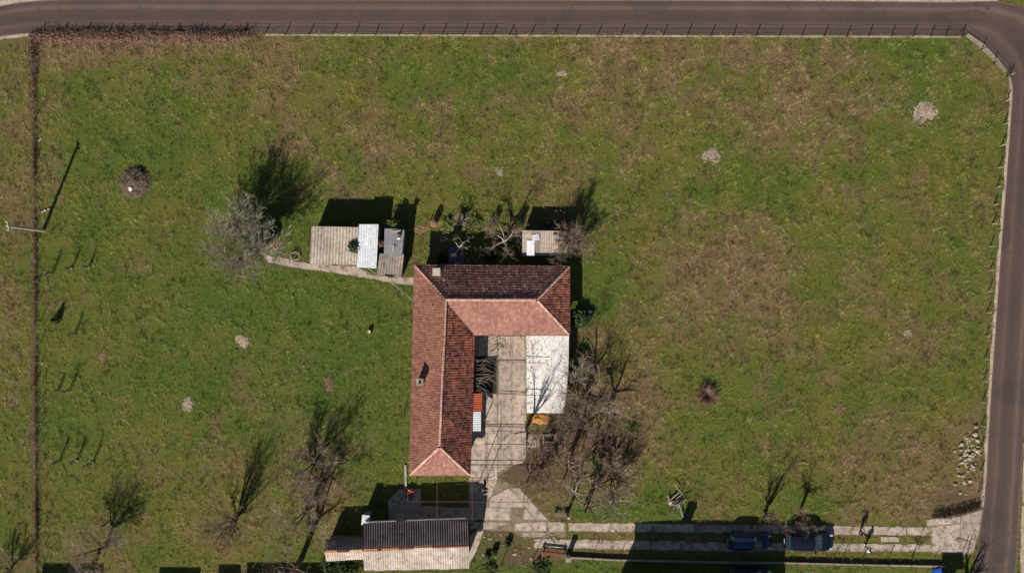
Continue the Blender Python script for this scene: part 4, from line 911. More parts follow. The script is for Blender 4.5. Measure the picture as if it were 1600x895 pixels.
# ------------------------------------------------------------ ash patches, heaps, stones, logs
def patch(name, label, px, py, rx, ry, seed, mat, h=.05, cat='ash patch', chunks=20):
    x, y = W(px, py); rr = random.Random(seed); t = thing(name, label, cat, (x, y, 0)); n = 40; rings = 6; m = MB()
    m.v.append((x, y, h)); m.a.append(.5)
    for j in range(1, rings + 1):
        for i in range(n):
            a = 6.283 * i / n; f = j / rings; e = .9 + .16 * math.sin(2 * a + seed) + .1 * math.sin(3 * a + seed * 2) + .07 * math.sin(7 * a + seed) + rr.uniform(-.09, .09) * f
            m.v.append((x + rx / 16 * f * e * math.cos(a), y + ry / 16 * f * e * math.sin(a), max(.004, h * (1 - f * f) + rr.uniform(-.03, .03) * (1 - f)) - (.02 if j == rings else 0))); m.a.append(.5)
    m.f = [(0, 1 + i, 1 + (i + 1) % n) for i in range(n)]
    for j in range(rings - 1):
        for i in range(n): o = 1 + j * n; m.f.append((o + i, o + n + i, o + n + (i + 1) % n, o + (i + 1) % n))
    m.build('mound', mat, t, smooth=True); chunks = int(chunks * 1.6); m = MB()
    for i in range(chunks):
        a = rr.uniform(0, 6.28); f = 1.35 * rr.random() ** .7; s = rr.uniform(.03, .09); m.blob((x + rx / 16 * f * math.cos(a), y + ry / 16 * f * math.sin(a), .05), (s, s * rr.uniform(.5, 1), s * .6), i, 5, 4, .3)
    m.build('fragments', mat, t)['kind'] = 'stuff'
    P = [(x + rx / 16 * .38 * math.cos(6.283 * i / 12), y + ry / 16 * .38 * math.sin(6.283 * i / 12)) for i in range(12)]; BARE.append(P)
patch('ash_patch', 'large pale burnt patch in the upper right meadow', 1445, 175, 20, 22, 1, M['ash'], chunks=60)
patch('ash_patch', 'pale patch right of centre, high in the meadow', 1112, 243, 15, 15, 2, M['ash'], chunks=40)
patch('ash_patch', 'ring-shaped pale patch in the left meadow', 379, 532, 12, 12, 3, M['ash'], chunks=30)
patch('ash_patch', 'reddish burnt patch nearest the left wall of the house', 514, 600, 11, 13, 4, M['ash_brown'], chunks=30)
patch('ash_patch', 'bright ash patch lower left of the ring-shaped one', 293, 632, 11, 12, 5, M['ash'], chunks=30)
patch('earth_patch', 'small brown patch near the left fence', 160, 557, 9, 9, 6, M['ash_brown'])
patch('earth_patch', 'small pale patch in the far right meadow', 1418, 521, 7, 9, 7, M['ash'])
patch('earth_patch', 'tiny pinkish patch near the upper road', 879, 115, 8, 7, 8, M['ash'])
patch('earth_patch', 'tiny pinkish patch north of the farmhouse garden', 781, 269, 7, 8, 9, M['ash'])
patch('earth_patch', 'tiny brown patch above the lower left tree', 228, 806, 8, 7, 10, M['ash_brown'])
patch('earth_patch', 'wide faint pale patch in the lower right meadow', 1328, 720, 18, 13, 11, M['ash_brown'], .04)
patch('earth_patch', 'faint pinkish patch right of the grove', 1040, 720, 11, 12, 12, M['ash_brown'], .05)
patch('earth_patch', 'bare brown earth patch left of the garden fence', 659, 358, 13, 8, 13, M['ash_brown'], .04)
patch('earth_patch', 'small pale patch above the large brown area at right', 1330, 214, 8, 6, 14, M['ash_brown'], .04)
patch('earth_patch', 'faint brown patch in the middle right meadow', 1312, 640, 12, 8, 15, M['ash_brown'], .04)
patch('earth_patch', 'pinkish patch near the stone heap', 1432, 697, 14, 12, 16, M['ash_brown'], .05)
patch('molehill', 'small dark molehill right of the ring-shaped ash patch', 1212, 472, 6, 5, 17, M['ash_brown'], .08, 'molehill')

# brushwood pile
x, y = W(211, 286); t = thing('brushwood_pile', 'big round pile of dry brushwood in the left meadow', 'brush pile', (x, y, 0)); rr = random.Random(9); m, m2 = MB(), MB()
for i in range(950):
    a = rr.uniform(0, 6.28); q = 1.35 * rr.random() ** .6; z = .95 * (1 - (q / 1.5) ** 2) * rr.uniform(.1, 1.1); c = Vector((x + q * math.cos(a), y + q * math.sin(a), z + .05)); b = a + rr.gauss(0, .8); L = rr.uniform(.2, .55); d = Vector((math.cos(b), math.sin(b), -.35 + rr.uniform(-.2, .3))) * L
    (m if rr.random() < .45 else m2).tube([c - d, c + d], [.02, .01], 3)
m.build('sticks', M['twig_red'], t)['kind'] = 'stuff'; m2.build('twigs', TB, t)['kind'] = 'stuff'; BARE.append([(x + 1.2 * math.cos(i), y + 1.2 * math.sin(i)) for i in range(6)])
x, y = W(204, 295, .9); tag(MB().blob((x, y, .95), (.17, .24, .1), 3, 7, 4, .3).build('white_bag', M['white_sheet'], origin=(x, y, .9)), 'small white bag on the brushwood pile', 'bag')
# stone heap
x, y = W(1513, 710); t = thing('stone_heap', 'scattered heap of pale field stones by the right hand road', 'stones', (x, y, 0)); rr = random.Random(12)
for i in range(85):
    if i < 50: px, py = 1514 + rr.gauss(0, 9), 700 + rr.gauss(0, 12)
    else: px, py = 1506 + rr.gauss(0, 9), 735 + rr.gauss(0, 16)
    px = min(px, 1532); xx, yy = W(px, py); s = rr.uniform(.09, .22); MB().blob((xx, yy, s * .45), (s, s * rr.uniform(.6, 1), s * .7), i, 7, 5, .22).build('stone', M['stone'], t)
for i, (px, py, s) in enumerate(((1524, 666, .22), (1523, 678, .28))):
    xx, yy = W(px, py); MB().blob((xx, yy, .1), (s, s * .8, .2), i, 8, 5, .2).build('stone', M['stone'], t)
# log pile
x, y = W(1057, 781); t = thing('log_pile', 'small pile of branches and cut logs in the lower meadow', 'log pile', (x, y, 0)); rr = random.Random(14)
for i in range(26):
    a = rr.gauss(1.0, .5); c = Vector((x + rr.gauss(0, .35), y + rr.gauss(0, .4), rr.uniform(.05, .45))); L = rr.uniform(.3, .7); d = Vector((math.cos(a), math.sin(a), rr.uniform(-.1, .1))) * L
    MB().tube([c - d, c, c + d + Vector((0, 0, rr.uniform(-.05, .05)))], rr.uniform(.03, .07), 6).build('log', M['bark_pale'] if i % 3 else M['wood_dark'], t)
xx, yy = W(1047, 784); MB().blob((xx, yy, .2), (.22, .25, .18), 2, 8, 5, .2).build('cut_stump', M['wood_cut'], t)
# stumps
def stump(label, px, py, h, r, lean, mat=BB, cat='stump', crown=False, seed=0):
    x, y = W(px, py); t = thing('tree_stump', label, cat, (x, y, 0)); top = Vector((x + lean[0], y + lean[1], h))
    MB().tube([(x, y, -.05), (x + lean[0] * .3, y + lean[1] * .3, h * .4), top], [r * 1.2, r, r * .9], 9).build('trunk', mat, t, smooth=False)
    MB().tube([top, top + Vector((0, 0, .02))], r * .8, 9).build('cut_face', M['wood_cut'], t)
    if crown:
        rr = random.Random(seed)
        for i in range(5):
            a = i * 1.25; MB().tube([top - Vector((0, 0, .15)), top + Vector((.5 * math.cos(a), .5 * math.sin(a), .35)), top + Vector((.75 * math.cos(a + .3), .7 * math.sin(a + .3), .8))], [r * .6, r * .45, r * .3], 7).build('limb', mat, t)
    return t
stump('pollarded thick trunk with stubby limbs in the lower grove', 917, 784, 2.1, .22, (.1, .05), BB, 'pollard', True, 1)
stump('short pale cut trunk next to the pale-limbed fruit tree', 955, 784, .7, .17, (-.15, .2), BP)
stump('small dark stump alone between left meadow and house', 578, 518, .5, .22, (0, 0), M['wood_dark'])
stump('slim post-like trunk rising beside the wooden bench', 886, 802, 2.1, .14, (.05, .02), BP)
stump('pollard stub between the gnarled trees of the grove', 925, 745, 2.3, .26, (.25, .1), BB, 'pollard', True, 2)
# bench
x, y = W(875, 802); t = thing('wooden_bench', 'low weathered bench below the grove', 'bench', (x, y, 0))
for dy in (-.1, .1): MB().box((x, y + dy, .45), (1.15, .17, .05), -.03).build('seat_board', M['wood_old'], t)
for dx in (-.48, .48): MB().box((x + dx, y, .21), (.1, .34, .42)).build('leg', M['wood_old'], t)
# planter frame
x, y = W(858, 684); t = thing('planter', 'rectangular planter with pale rim under the bare shrubs', 'planter', (x, y, 0))
for dx, dy, w1, w2 in ((0, .34, 1.25, .09), (0, -.34, 1.25, .09), (-.58, 0, .09, .585), (.58, 0, .09, .585)): MB().box((x + dx, y + dy, .22), (w1, w2, .46)).build('side', M['post'], t)
MB().box((x, y, .12), (1.05, .56, .2)).build('soil', M['soil_shade'], t)
# orange tarp heap
x, y = W(848, 654); t = tag(MB().blob((x - .1, y, .1), (.95, .5, .55), 4, 14, 7, .16).build('tarpaulin_heap', M['tarp_orange'], origin=(x, y, 0)), 'crumpled orange tarpaulin heap at the foot of the white roof', 'tarpaulin')
# red boards by the wall
x, y = W(864, 862); t = thing('board_stack', 'stack of reddish boards beside the lower wheel strip', 'boards', (x, y, 0))
for i in range(1, 4):
    MB().box((x, y + (i - 2) * .17, .55 + i * .02 - .1 * (i % 2)), (2.3, .14, .05), -.11).build('board', M['wood_red'], t)
for dx in (-1.0, 1.0): MB().box((x + dx, y - dx * .11, .25), (.12, .9, .5), -.11).build('trestle', M['wood_old'], t)
# leaning boards (dark) next to it
x, y = W(887, 868); t = thing('gate_post', 'square concrete gate post at the start of the boundary wall', 'gate post', (x, y, 0))
MB().box((x, y, .75), (.4, .32, 1.6)).build('shaft', M['post'], t); MB().box((x, y, 1.58), (.5, .42, .07)).build('cap', M['curb'], t)
# garden posts
for i, (px, py, h, lb) in enumerate(((737, 880, 1.6, 'leftmost thin post on the bare earth by the barn'), (785, 876, 1.4, 'middle thin post on the bare earth by the barn'), (833, 873, 1.7, 'thin post left of the red boards'), (1425, 868, 2.4, 'thin tall post near the gateway'), (1318, 866, .9, 'short thin post behind the parked black car'))):
    x, y = W(px, py); tag(MB().tube([(x, y, 0), (x + .05, y, h)], .035, 6).build('garden_post', M['dark_metal'], origin=(x, y, 0)), lb, 'post', 'thin garden posts')
x, y = W(795, 860); t = thing('rubble_scatter', 'loose stones scattered over the bare earth right of the barn', 'rubble', (x, y, 0)); rr = random.Random(31)
for i in range(60):
    px, py = rr.uniform(738, 880), rr.uniform(832, 880)
    if rr.random() < .4: px, py = rr.uniform(745, 885), rr.gauss(834, 4)
    xx, yy = W(px, py); s_ = rr.uniform(.05, .16); MB().blob((xx, yy, .03), (s_, s_ * rr.uniform(.5, 1), s_ * .5), i, 6, 4, .25).build('stone', M['stone'] if i % 3 else M['ash_brown'], t)
x, y = W(792, 846); tag(MB().blob((x, y, .12), (.2, .22, .16), 5, 7, 5, .2).build('pale_stone', M['stone'], origin=(x, y, 0)), 'pale stone on the bare earth below the yard', 'stone')
# bricks by ivy
x, y = W(429, 384); t = thing('brick_pile', 'small pile of orange bricks beneath the broad pale tree', 'bricks', (x, y, 0)); rr = random.Random(21)
for i in range(22):
    MB().box((x + rr.uniform(-.3, .3), y + rr.uniform(-.4, .35), .06 + .1 * (i % 4)), (.25, .12, .08), rr.choice((0, .1, 1.6, -.1))).build('brick', M['brick'] if i % 5 else M['stone'], t)
# bricks and slab by the barn forecourt
x, y = W(641, 769); t = thing('rubble_pile', 'pile of reddish rubble at the corner of the barn forecourt', 'rubble', (x, y, 0))
for i in range(24):
    MB().box((x + rr.uniform(-.4, .45), y + rr.uniform(-.45, .35), .06 + .09 * (i % 6)), (.26, .14, .1), rr.uniform(0, 3), .5, rr.uniform(-.3, .3)).build('brick', M['brick'] if i % 3 else M['wood_old'], t)
x, y = W(634, 744); t = tag(MB().box((x, y, .1), (.2, 2.3, .16), .02).build('concrete_beam', M['post'], origin=(x, y, 0)), 'pale concrete beam lying at the lower left house corner', 'beam')
tag(MB().tube([W3(631, 769, .25), W3(614, 806, .15)], .035, 6).build('metal_pipe', M['metal_grey'], origin=W3(622, 788, 0)), 'thin pale pipe lying across the shaded forecourt', 'pipe')
tag(MB().tube([W3(560, 419, 1.9), W3(615, 442, 1.2), W3(650, 446, 2.4)], .02, 5).build('cable', M['post'], origin=W3(600, 435, 0)), 'pale cable strung from the metal shed to the house, upper one', 'cable')
tag(MB().tube([W3(575, 420, 1.9), W3(618, 446, 1.4), W3(648, 472, 2.5)], .02, 5).build('cable', M['post'], origin=W3(600, 440, 0)), 'pale cable strung to the house wall, lower one', 'cable')
x, y = W(922, 487, .3); tag(MB().blob((x, y, .12), (.22, .16, .14), 3, 7, 4, .3).build('white_bag', M['white_sheet'], origin=(x, y, 0)), 'small white bag in the grass by the right house corner', 'bag')
x, y = W(1462, 890); tag(MB().box((x, y, .3), (.7, .6, .6), .3).build('blue_crate', M['blue'], origin=(x, y, 0)), 'bright blue crate at the bottom edge near the gateway', 'crate')
x, y = W(61, 222); tag(MB().tube([(x, y, .05), (x + .25, y + .35, .1)], .05, 6).build('white_stick', M['post'], origin=(x, y, 0)), 'short pale stick by the upper left fence', 'stick')
for i, (px, py) in enumerate(((71, 329), (77, 327), (66, 331))):
    x, y = W(px, py); tag(MB().blob((x, y, .08), (.18, .12, .1), i, 7, 4, .3).build('pale_stone', M['stone'], origin=(x, y, 0)), ['pale stone in the middle just above the tall pole', 'pale stone right of two others above the tall pole', 'pale stone left of two others above the tall pole'][i], 'stone')
x, y = W(460, 400, .5); t = thing('hose_reel', 'pale coiled hose left of the long shed', 'hose', (x, y, 0)); 
MB().tube([(x + .45 * math.cos(a * .5), y + .4 * math.sin(a * .5), .1 + .01 * a) for a in range(30)], .03, 5).build('hose', M['post'], t)
x, y = W(1472, 862)

# ------------------------------------------------------------ vehicles
def car(label, px, py, L, Wd, H, paint, roofm, seed, suv=False):
    x, y = W(px, py, .7); root = thing('parked_car', label, 'car', (x, y, 0), 'cars parked on the driveway', rz=-.015); o0 = Vector((x, y, 0))
    hw = Wd / 2; belt = H * .58; g = .2
    def B(mb, name, mat, parent=root, smooth=False): return mb_local(mb, name, mat, parent, smooth)
    def mb_local(mb, name, mat, parent, smooth):
        me = bpy.data.meshes.new(name); me.from_pydata([tuple(v) for v in mb.v], [], mb.f); me.materials.append(mat)
        me.attributes.new('var', 'FLOAT', 'POINT').data.foreach_set('value', mb.a)
        if smooth: me.polygons.foreach_set('use_smooth', [True] * len(me.polygons))
        o = bpy.data.objects.new(name, me); C.objects.link(o); o.parent = parent; return o
    # body: stations x, half width, deck height
    st = [(-L / 2, hw * .55, .42, .55), (-L / 2 + .08, hw * .8, .3, belt * .86), (-L / 2 + .3, hw * .96, .25, belt * .98), (-L * .3, hw, .22, belt), (0, hw, .22, belt), (L * .22, hw, .22, belt * .98), (L * .33, hw * .97, .22, belt * .93), (L / 2 - .3, hw * .88, .25, belt * .82), (L / 2 - .1, hw * .66, .32, belt * .7), (L / 2, hw * .4, .42, .55)]
    mb = MB(); ring = []
    for (sx_, w_, z0, z1) in st:
        R_ = [(-w_ * .9, z0), (-w_, z0 + .15), (-w_, z1 * .72 + .02), (-w_ * .95, z1 - .04), (-w_ * .78, z1), (-w_ * .3, z1 + .03), (w_ * .3, z1 + .03), (w_ * .78, z1), (w_ * .95, z1 - .04), (w_, z1 * .72 + .02), (w_, z0 + .15), (w_ * .9, z0)]
        for yy, zz in R_: mb.v.append((sx_, yy, zz)); mb.a.append(.5)
    n = 12
    for i in range(len(st) - 1):
        for k in range(n): mb.f.append((i * n + k, i * n + (k + 1) % n, (i + 1) * n + (k + 1) % n, (i + 1) * n + k))
    mb.f.append(tuple(range(n))[::-1]); mb.f.append(tuple((len(st) - 1) * n + k for k in range(n)))
    body = B(mb, 'body', paint, smooth=True)
    # greenhouse
    xr0, xr1, xf1, xf0 = (-L / 2 + .12, -L / 2 + .5, L * .06, L * .235)
    wb, wt = hw * .86, hw * .68; zt = H - .06
    bt = [(xr0, -wb * .92), (xf0, -wb * .86), (xf0 + .12, 0), (xf0, wb * .86), (xr0, wb * .92), (xr0 - .04, 0)]
    lo = [(xr0, -wb * .95, belt), (xf0, -wb * .95, belt - .02), (xf0, wb * .95, belt - .02), (xr0, wb * .95, belt)]
    hi = [(xr1, -wt, zt - .02), (xf1, -wt, zt), (xf1, wt, zt), (xr1, wt, zt - .02)]
    def bow(p, q, k, up=(0, 0, .05), nn=6, fwd=0.0):
        return [tuple(Vector(p).lerp(Vector(q), i / nn) + Vector((fwd, 0, up[2])) * math.sin(math.pi * i / nn)) for i in range(nn + 1)]
    # windscreen
    a = bow(lo[1], lo[2], 0, (0, 0, .03), 6, .14); b = bow(hi[1], hi[2], 0, (0, 0, .03), 6, .08)
    mb = MB(); mb.v = a + b; mb.a = [.5] * 14; mb.f = [(i, i + 1, 8 + i, 7 + i) for i in range(6)]; B(mb, 'windscreen', M['glass'], smooth=True)
    a = bow(lo[3], lo[0], 0, (0, 0, .02), 6, -.06); b = bow(hi[3], hi[0], 0, (0, 0, .03), 6, -.05)
    mb = MB(); mb.v = a + b; mb.a = [.5] * 14; mb.f = [(i, i + 1, 8 + i, 7 + i) for i in range(6)]; B(mb, 'rear_window', M['glass'], smooth=True)
    for s, (p, q, r_, u) in ((-1, (lo[0], lo[1], hi[1], hi[0])), (1, (lo[2], lo[3], hi[3], hi[2]))):
        for t0, t1 in ((.0, .33), (.36, .64), (.67, 1.0)):
            P = [Vector(p).lerp(Vector(q), t0), Vector(p).lerp(Vector(q), t1), Vector(u).lerp(Vector(r_), t1), Vector(u).lerp(Vector(r_), t0)]
            B(MB().add(P, [(0, 1, 2, 3)]), 'side_window', M['glass'])
        for t0 in (.345, .655):
            P = Vector(p).lerp(Vector(q), t0); Q_ = Vector(u).lerp(Vector(r_), t0); B(MB().tube([P, Q_], .03, 5), 'pillar', paint)
    # roof panel
    mb = MB(); nx_, ny_ = 6, 6
    for i in range(nx_ + 1):
        for j in range(ny_ + 1):
            s, t = i / nx_, j / ny_; xx = xr1 - .08 + (xf1 - xr1 + .1) * s; ww = wt * (1.0 - .04 * abs(2 * s - 1)); fwd = (.08 * s - .04 * (1 - s)) * math.sin(math.pi * t)
            mb.v.append((xx + fwd, -ww + 2 * ww * t, zt + .01 + .05 * math.sin(math.pi * t) + .015 * math.sin(math.pi * s))); mb.a.append(.5)
    for i in range(nx_):
        for j in range(ny_): o = i * (ny_ + 1) + j; mb.f.append((o, o + ny_ + 1, o + ny_ + 2, o + 1))
    rf = B(mb, 'roof', roofm, smooth=True)
    for s in (-1, 1):
        B(MB().tube([(xr1 + .1, s * wt * .92, zt + .04), (xr1 + .3, s * wt * .94, zt + .09), (xf1 - .3, s * wt * .94, zt + .09), (xf1 - .1, s * wt * .92, zt + .04)], .022, 5), 'roof_rail', M['plastic'], rf)
        B(MB().box((xf1 + .28, s * (hw + .06), belt + .08), (.16, .2, .13), s * .15), 'wing_mirror', paint)
        B(MB().blob((L / 2 - .24, s * hw * .68, belt * .78), (.24, .13, .08), 1, 8, 5, .0), 'headlight', M['lamp_clear'])
        B(MB().blob((-L / 2 + .13, s * hw * .8, belt * .88), (.11, .17, .13), 1, 8, 5, .0), 'tail_light', M['lamp_red'])
        B(MB().box((xf1 - .75, s * (hw + .01), belt * .8), (.16, .03, .03)), 'door_handle', M['plastic'])
        for wx in (-L * .3, L * .31):
            wh = B(MB().tube([(wx, s * (hw - .2), .33), (wx, s * (hw + .01), .33)], .33, 18), 'wheel', M['rubber'])
            B(MB().tube([(wx, s * (hw - .05), .33), (wx, s * (hw + .02), .33)], .2, 12), 'rim', M['alloy'], wh)
    B(MB().tube([(-L * .02, 0, zt + .06), (-L * .04, 0, zt + .2)], .012, 5), 'aerial', M['plastic'])
    B(MB().box((L / 2 - .005, 0, .52), (.03, .95, .17)), 'grille', M['plastic']); B(MB().box((L / 2 + .015, 0, .36), (.02, .5, .11)), 'number_plate', M['white_sheet'])
    B(MB().box((-L / 2 - .005, 0, .6), (.03, .5, .11)), 'number_plate', M['white_sheet'])
    for s in (-.35, .15): B(MB().tube([(L * .235 + .1, s, belt + .0), (L * .19, s + .42, belt + .14)], .012, 4), 'wiper', M['plastic'])
    return root
car('dark blue estate car parked in the shade on the driveway', 1171.5, 846, 4.25, 1.72, 1.5, M['paint_blue'], M['paint_blue'], 1)
car('black rounded car parked in the sun nearer the gateway', 1264, 845.5, 4.75, 1.9, 1.6, M['paint_black'], M['paint_black'], 2)
c3 = car('dark car in deep shade just below the boundary wall', 1172, 902, 4.2, 1.75, 1.45, M['paint_black'], M['paint_black'], 3)

# ------------------------------------------------------------ people
def skin_mesh(name, verts, edges, radii, mat, parent, sub=1):
    me = bpy.data.meshes.new(name + '_skeleton'); me.from_pydata(verts, edges, []); ob = bpy.data.objects.new(name + '_skeleton', me); C.objects.link(ob)
    md = ob.modifiers.new('skin', 'SKIN'); md.use_smooth_shade = True
    for i, r_ in enumerate(radii):
        me.skin_vertices[0].data[i].radius = (r_, r_) if not isinstance(r_, tuple) else r_
    me.skin_vertices[0].data[0].use_root = True
    ss = ob.modifiers.new('sub', 'SUBSURF'); ss.levels = sub; ss.render_levels = sub
    dg = bpy.context.evaluated_depsgraph_get(); ev = ob.evaluated_get(dg); m2 = bpy.data.meshes.new_from_object(ev); m2.name = name
    m2.materials.clear(); m2.materials.append(mat)
    C.objects.unlink(ob); bpy.data.objects.remove(ob); bpy.data.meshes.remove(me)
    o = bpy.data.objects.new(name, m2); C.objects.link(o); o.parent = parent; return o
def person(label, px, py, rz, top, trousers, shoes, hairm, seed, step=.12, armout=.0):
    x, y = W(px, py); root = thing('person', label, 'person', (x, y, 0), None, rz); rr = random.Random(seed)
    V = [(0, 0, .95), (0, .0, 1.12), (0, .0, 1.3), (0, 0, 1.43), (0, .015, 1.52), (0, .02, 1.6), (0, .02, 1.68)]; Rr = [.13, .12, .14, .1, .052, .09, .075]; Ed = [(0, 1), (1, 2), (2, 3), (3, 4), (4, 5), (5, 6)]
    hands = []; legs = []
    for s in (-1, 1):
        b = len(V); V += [(s * .1, 0, .9), (s * .1, s * step * .5 + .02, .5), (s * .1, s * step, .08), (s * .1, s * step + .13, .04)]; Rr += [.1, .06, .042, .035]; Ed += [(0, b), (b, b + 1), (b + 1, b + 2), (b + 2, b + 3)]
        b = len(V); V += [(s * .17, 0, 1.4), (s * (.24 + armout), -.02, 1.12), (s * (.23 + armout), .12, .9), (s * (.22 + armout), .16, .83)]; Rr += [.065, .045, .032, .03]; Ed += [(3, b), (b, b + 1), (b + 1, b + 2), (b + 2, b + 3)]
        h = Vector(V[b + 3])
        for k in range(5):
            c = len(V); dx = (k - 1.5) * .02 if k < 4 else -s * .035
            p1 = h + Vector((dx * (1 if k < 4 else 1), .03, -.035 if k < 4 else .0)); p2 = p1 + Vector((0, .02, -(.045, .05, .047, .035, .02)[k])); V += [tuple(p1), tuple(p2)]; Rr += [.01, .008]; Ed += [(b + 3, c), (c, c + 1)]
    body = skin_mesh('body', V, Ed, Rr, M['skin'], root)
    # nose, ears, eyes, mouth
    def part(mb, name, mat): 
        me = bpy.data.meshes.new(name); me.from_pydata([tuple(v) for v in mb.v], [], mb.f); me.materials.append(mat); me.polygons.foreach_set('use_smooth', [True] * len(me.polygons)); o = bpy.data.objects.new(name, me); C.objects.link(o); o.parent = root; return o
    part(MB().blob((0, .115, 1.61), (.014, .02, .02), 1, 6, 4, 0), 'nose', M['skin'])
    for s in (-1, 1): part(MB().blob((s * .032, .1, 1.635), (.012, .01, .008), 1, 6, 4, 0), 'eye', M['hair']); part(MB().blob((s * .088, .02, 1.62), (.012, .02, .03), 1, 6, 4, 0), 'ear', M['skin'])
    part(MB().blob((0, .1, 1.575), (.022, .008, .006), 1, 6, 4, 0), 'mouth', M['cloth_pink'])
    part(MB().blob((0, -.005, 1.67), (.1, .115, .1), 2, 12, 8, .05), 'hair', hairm)
    # jacket
    V = [(0, 0, .88), (0, 0, 1.12), (0, 0, 1.32), (0, 0, 1.44), (0, .01, 1.5)]; Rr = [(.15, .12), (.15, .13), (.17, .13), .12, .07]; Ed = [(0, 1), (1, 2), (2, 3), (3, 4)]
    for s in (-1, 1): b = len(V); V += [(s * .19, 0, 1.39), (s * (.25 + armout), -.02, 1.12), (s * (.235 + armout), .11, .92)]; Rr += [.082, .064, .052]; Ed += [(3, b), (b, b + 1), (b + 1, b + 2)]
    skin_mesh('jacket', V, Ed, Rr, top, root)
    V = [(0, 0, .95)]; Rr = [(.14, .12)]; Ed = []
    for s in (-1, 1): b = len(V); V += [(s * .1, 0, .86), (s * .1, s * step * .5 + .02, .5), (s * .1, s * step, .12)]; Rr += [.115, .082, .065]; Ed += [(0, b), (b, b + 1), (b + 1, b + 2)]
    skin_mesh('trousers', V, Ed, Rr, trousers, root)
    for s in (-1, 1): part(MB().blob((s * .1, s * step + .06, .055), (.055, .15, .06), 3, 10, 6, 0), 'shoe', shoes)
    return root
person('person in dark clothes with pinkish top standing between the wheel strips', 1343, 830, R(200), M['cloth_dark'], M['cloth_dark'], M['cloth_dark'], M['hair'], 1, .1)
person('person in navy and white clothes with white shoes on the lower wheel strip', 1351, 854, R(30), M['cloth_navy'], M['cloth_white'], M['cloth_white'], M['hair'], 2, .14, .05)
for o in list(C.objects):
    if o.type == 'EMPTY' and o.get('category') == 'person' and o['label'].startswith('person in dark'):
        me = bpy.data.meshes.new('scarf'); mb = MB().tube([(.1 * math.cos(a), .08 * math.sin(a) + .02, 1.47) for a in [i * .63 for i in range(11)]], .035, 6); me.from_pydata(mb.v, [], mb.f); me.materials.append(M['cloth_pink']); s_ = bpy.data.objects.new('scarf', me); C.objects.link(s_); s_.parent = o
    elif o.type == 'EMPTY' and o.get('category') == 'person':
        me = bpy.data.meshes.new('shawl'); mb = MB(); 
        for i in range(3):
            rr_2, zz = ((.12, 1.5), (.27, 1.42), (.3, 1.25))[i]
            for k in range(12): a = k * math.pi / 6; mb.v.append((rr_2 * math.cos(a), rr_2 * .62 * math.sin(a), zz))
        mb.f = [(i * 12 + k, i * 12 + (k + 1) % 12, (i + 1) * 12 + (k + 1) % 12, (i + 1) * 12 + k) for i in range(2) for k in range(12)]
        me.from_pydata(mb.v, [], mb.f); me.materials.append(M['cloth_white']); s_ = bpy.data.objects.new('shawl', me); C.objects.link(s_); s_.parent = o

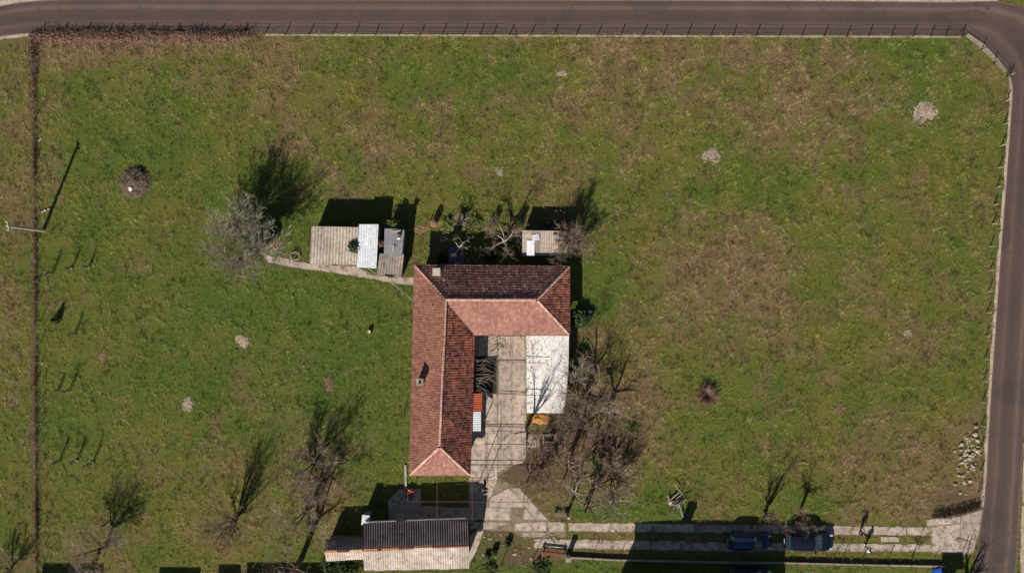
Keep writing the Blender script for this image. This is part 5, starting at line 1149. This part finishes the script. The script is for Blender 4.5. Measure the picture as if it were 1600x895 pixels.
# ------------------------------------------------------------ grass blades (one sheet of stuff)
def grass():
    rs = np.random.RandomState(5); n1, nc, pb = 330000, 56000, 10; n = n1 + nc * pb
    ccx = rs.uniform(-54, 54, nc); ccy = rs.uniform(-31.5, 31.5, nc)           # tussocks
    tus = np.concatenate([np.zeros(n1, bool), np.ones(nc * pb, bool)])
    x = np.concatenate([rs.uniform(-54, 54, n1), np.repeat(ccx, pb) + rs.normal(0, .09, nc * pb)])
    y = np.concatenate([rs.uniform(-31.5, 31.5, n1), np.repeat(ccy, pb) + rs.normal(0, .09, nc * pb)])
    cvar = np.concatenate([rs.normal(-.04, .08, n1), np.repeat(rs.normal(.03, .1, nc), pb)])
    cang = np.concatenate([rs.normal(0, 1.2, n1), np.repeat(rs.normal(0, .5, nc), pb) + rs.normal(0, .5, nc * pb)])
    csz = np.concatenate([np.full(n1, .75), np.repeat(rs.uniform(.7, 1.5, nc), pb)])
    keep = np.ones(n, bool)
    for P in BARE:
        A_ = np.array(P); bx0, by0 = A_.min(0); bx1, by1 = A_.max(0)
        idx = np.nonzero(keep & (x > bx0) & (x < bx1) & (y > by0) & (y < by1))[0]
        if len(idx):
            ins = inpoly(x[idx], y[idx], P); keep[idx[ins]] = False
    d, l, s = cover(x, y); keep &= rs.rand(n) > s * 1.1
    cl = fbm(x, y, 1.1, 61, 3); keep &= rs.rand(n) < np.clip(.35 + (cl - .3) * 2.2, .25, 1)
    x, y, d, l, s, cl, cvar, cang, csz = (a[keep] for a in (x, y, d, l, s, cl, cvar, cang, csz)); n = len(x)
    ang = fbm(x, y, .5, 71, 3) * 16 + cang
    hcl = fbm(x, y, .9, 81, 3)
    L = csz * rs.uniform(.2, .46, n) * (.7 + d * .4) * (.45 + hcl * 1.1); tilt = rs.uniform(.15, 1.0, n)
    wd = rs.uniform(.013, .028, n)
    cx, sy_ = np.cos(ang), np.sin(ang)
    V = np.empty((n, 3, 3), np.float32)
    z = np.zeros(n)
    V[:, 0] = np.stack([x - sy_ * wd, y + cx * wd, z], -1); V[:, 1] = np.stack([x + sy_ * wd, y - cx * wd, z], -1)
    V[:, 2] = np.stack([x + cx * L * np.cos(tilt), y + sy_ * L * np.cos(tilt), L * np.sin(tilt) + .01], -1)
    me = bpy.data.meshes.new('grass'); me.vertices.add(n * 3); me.vertices.foreach_set('co', V.ravel())
    me.loops.add(n * 3); me.loops.foreach_set('vertex_index', np.arange(n * 3, dtype=np.int32)); me.polygons.add(n)
    me.polygons.foreach_set('loop_start', np.arange(0, n * 3, 3, dtype=np.int32)); me.polygons.foreach_set('loop_total', np.full(n, 3, np.int32))
    me.update(calc_edges=True)
    d2 = np.clip(d + rs.normal(0, .18, n), 0, 1); l2 = np.clip(l + rs.normal(0, .16, n), 0, 1); v = np.clip(.42 + rs.normal(0, .2, n) + cvar + (cl - .5) * .3 + (fbm(x, y, 3.5, 95, 2) - .5) * .3, 0, 1)
    for nm, a in (('dry', d2), ('lush', l2), ('soil', s * .5), ('var', v)):
        me.attributes.new(nm, 'FLOAT', 'POINT').data.foreach_set('value', np.repeat(a, 3).astype(np.float32))
    me.materials.append(M['blade']); ob = bpy.data.objects.new('grass', me); C.objects.link(ob); ob['kind'] = 'stuff'
    tag(ob, 'short rough meadow grass, green to straw coloured', 'grass'); print('blades', n)
grass()
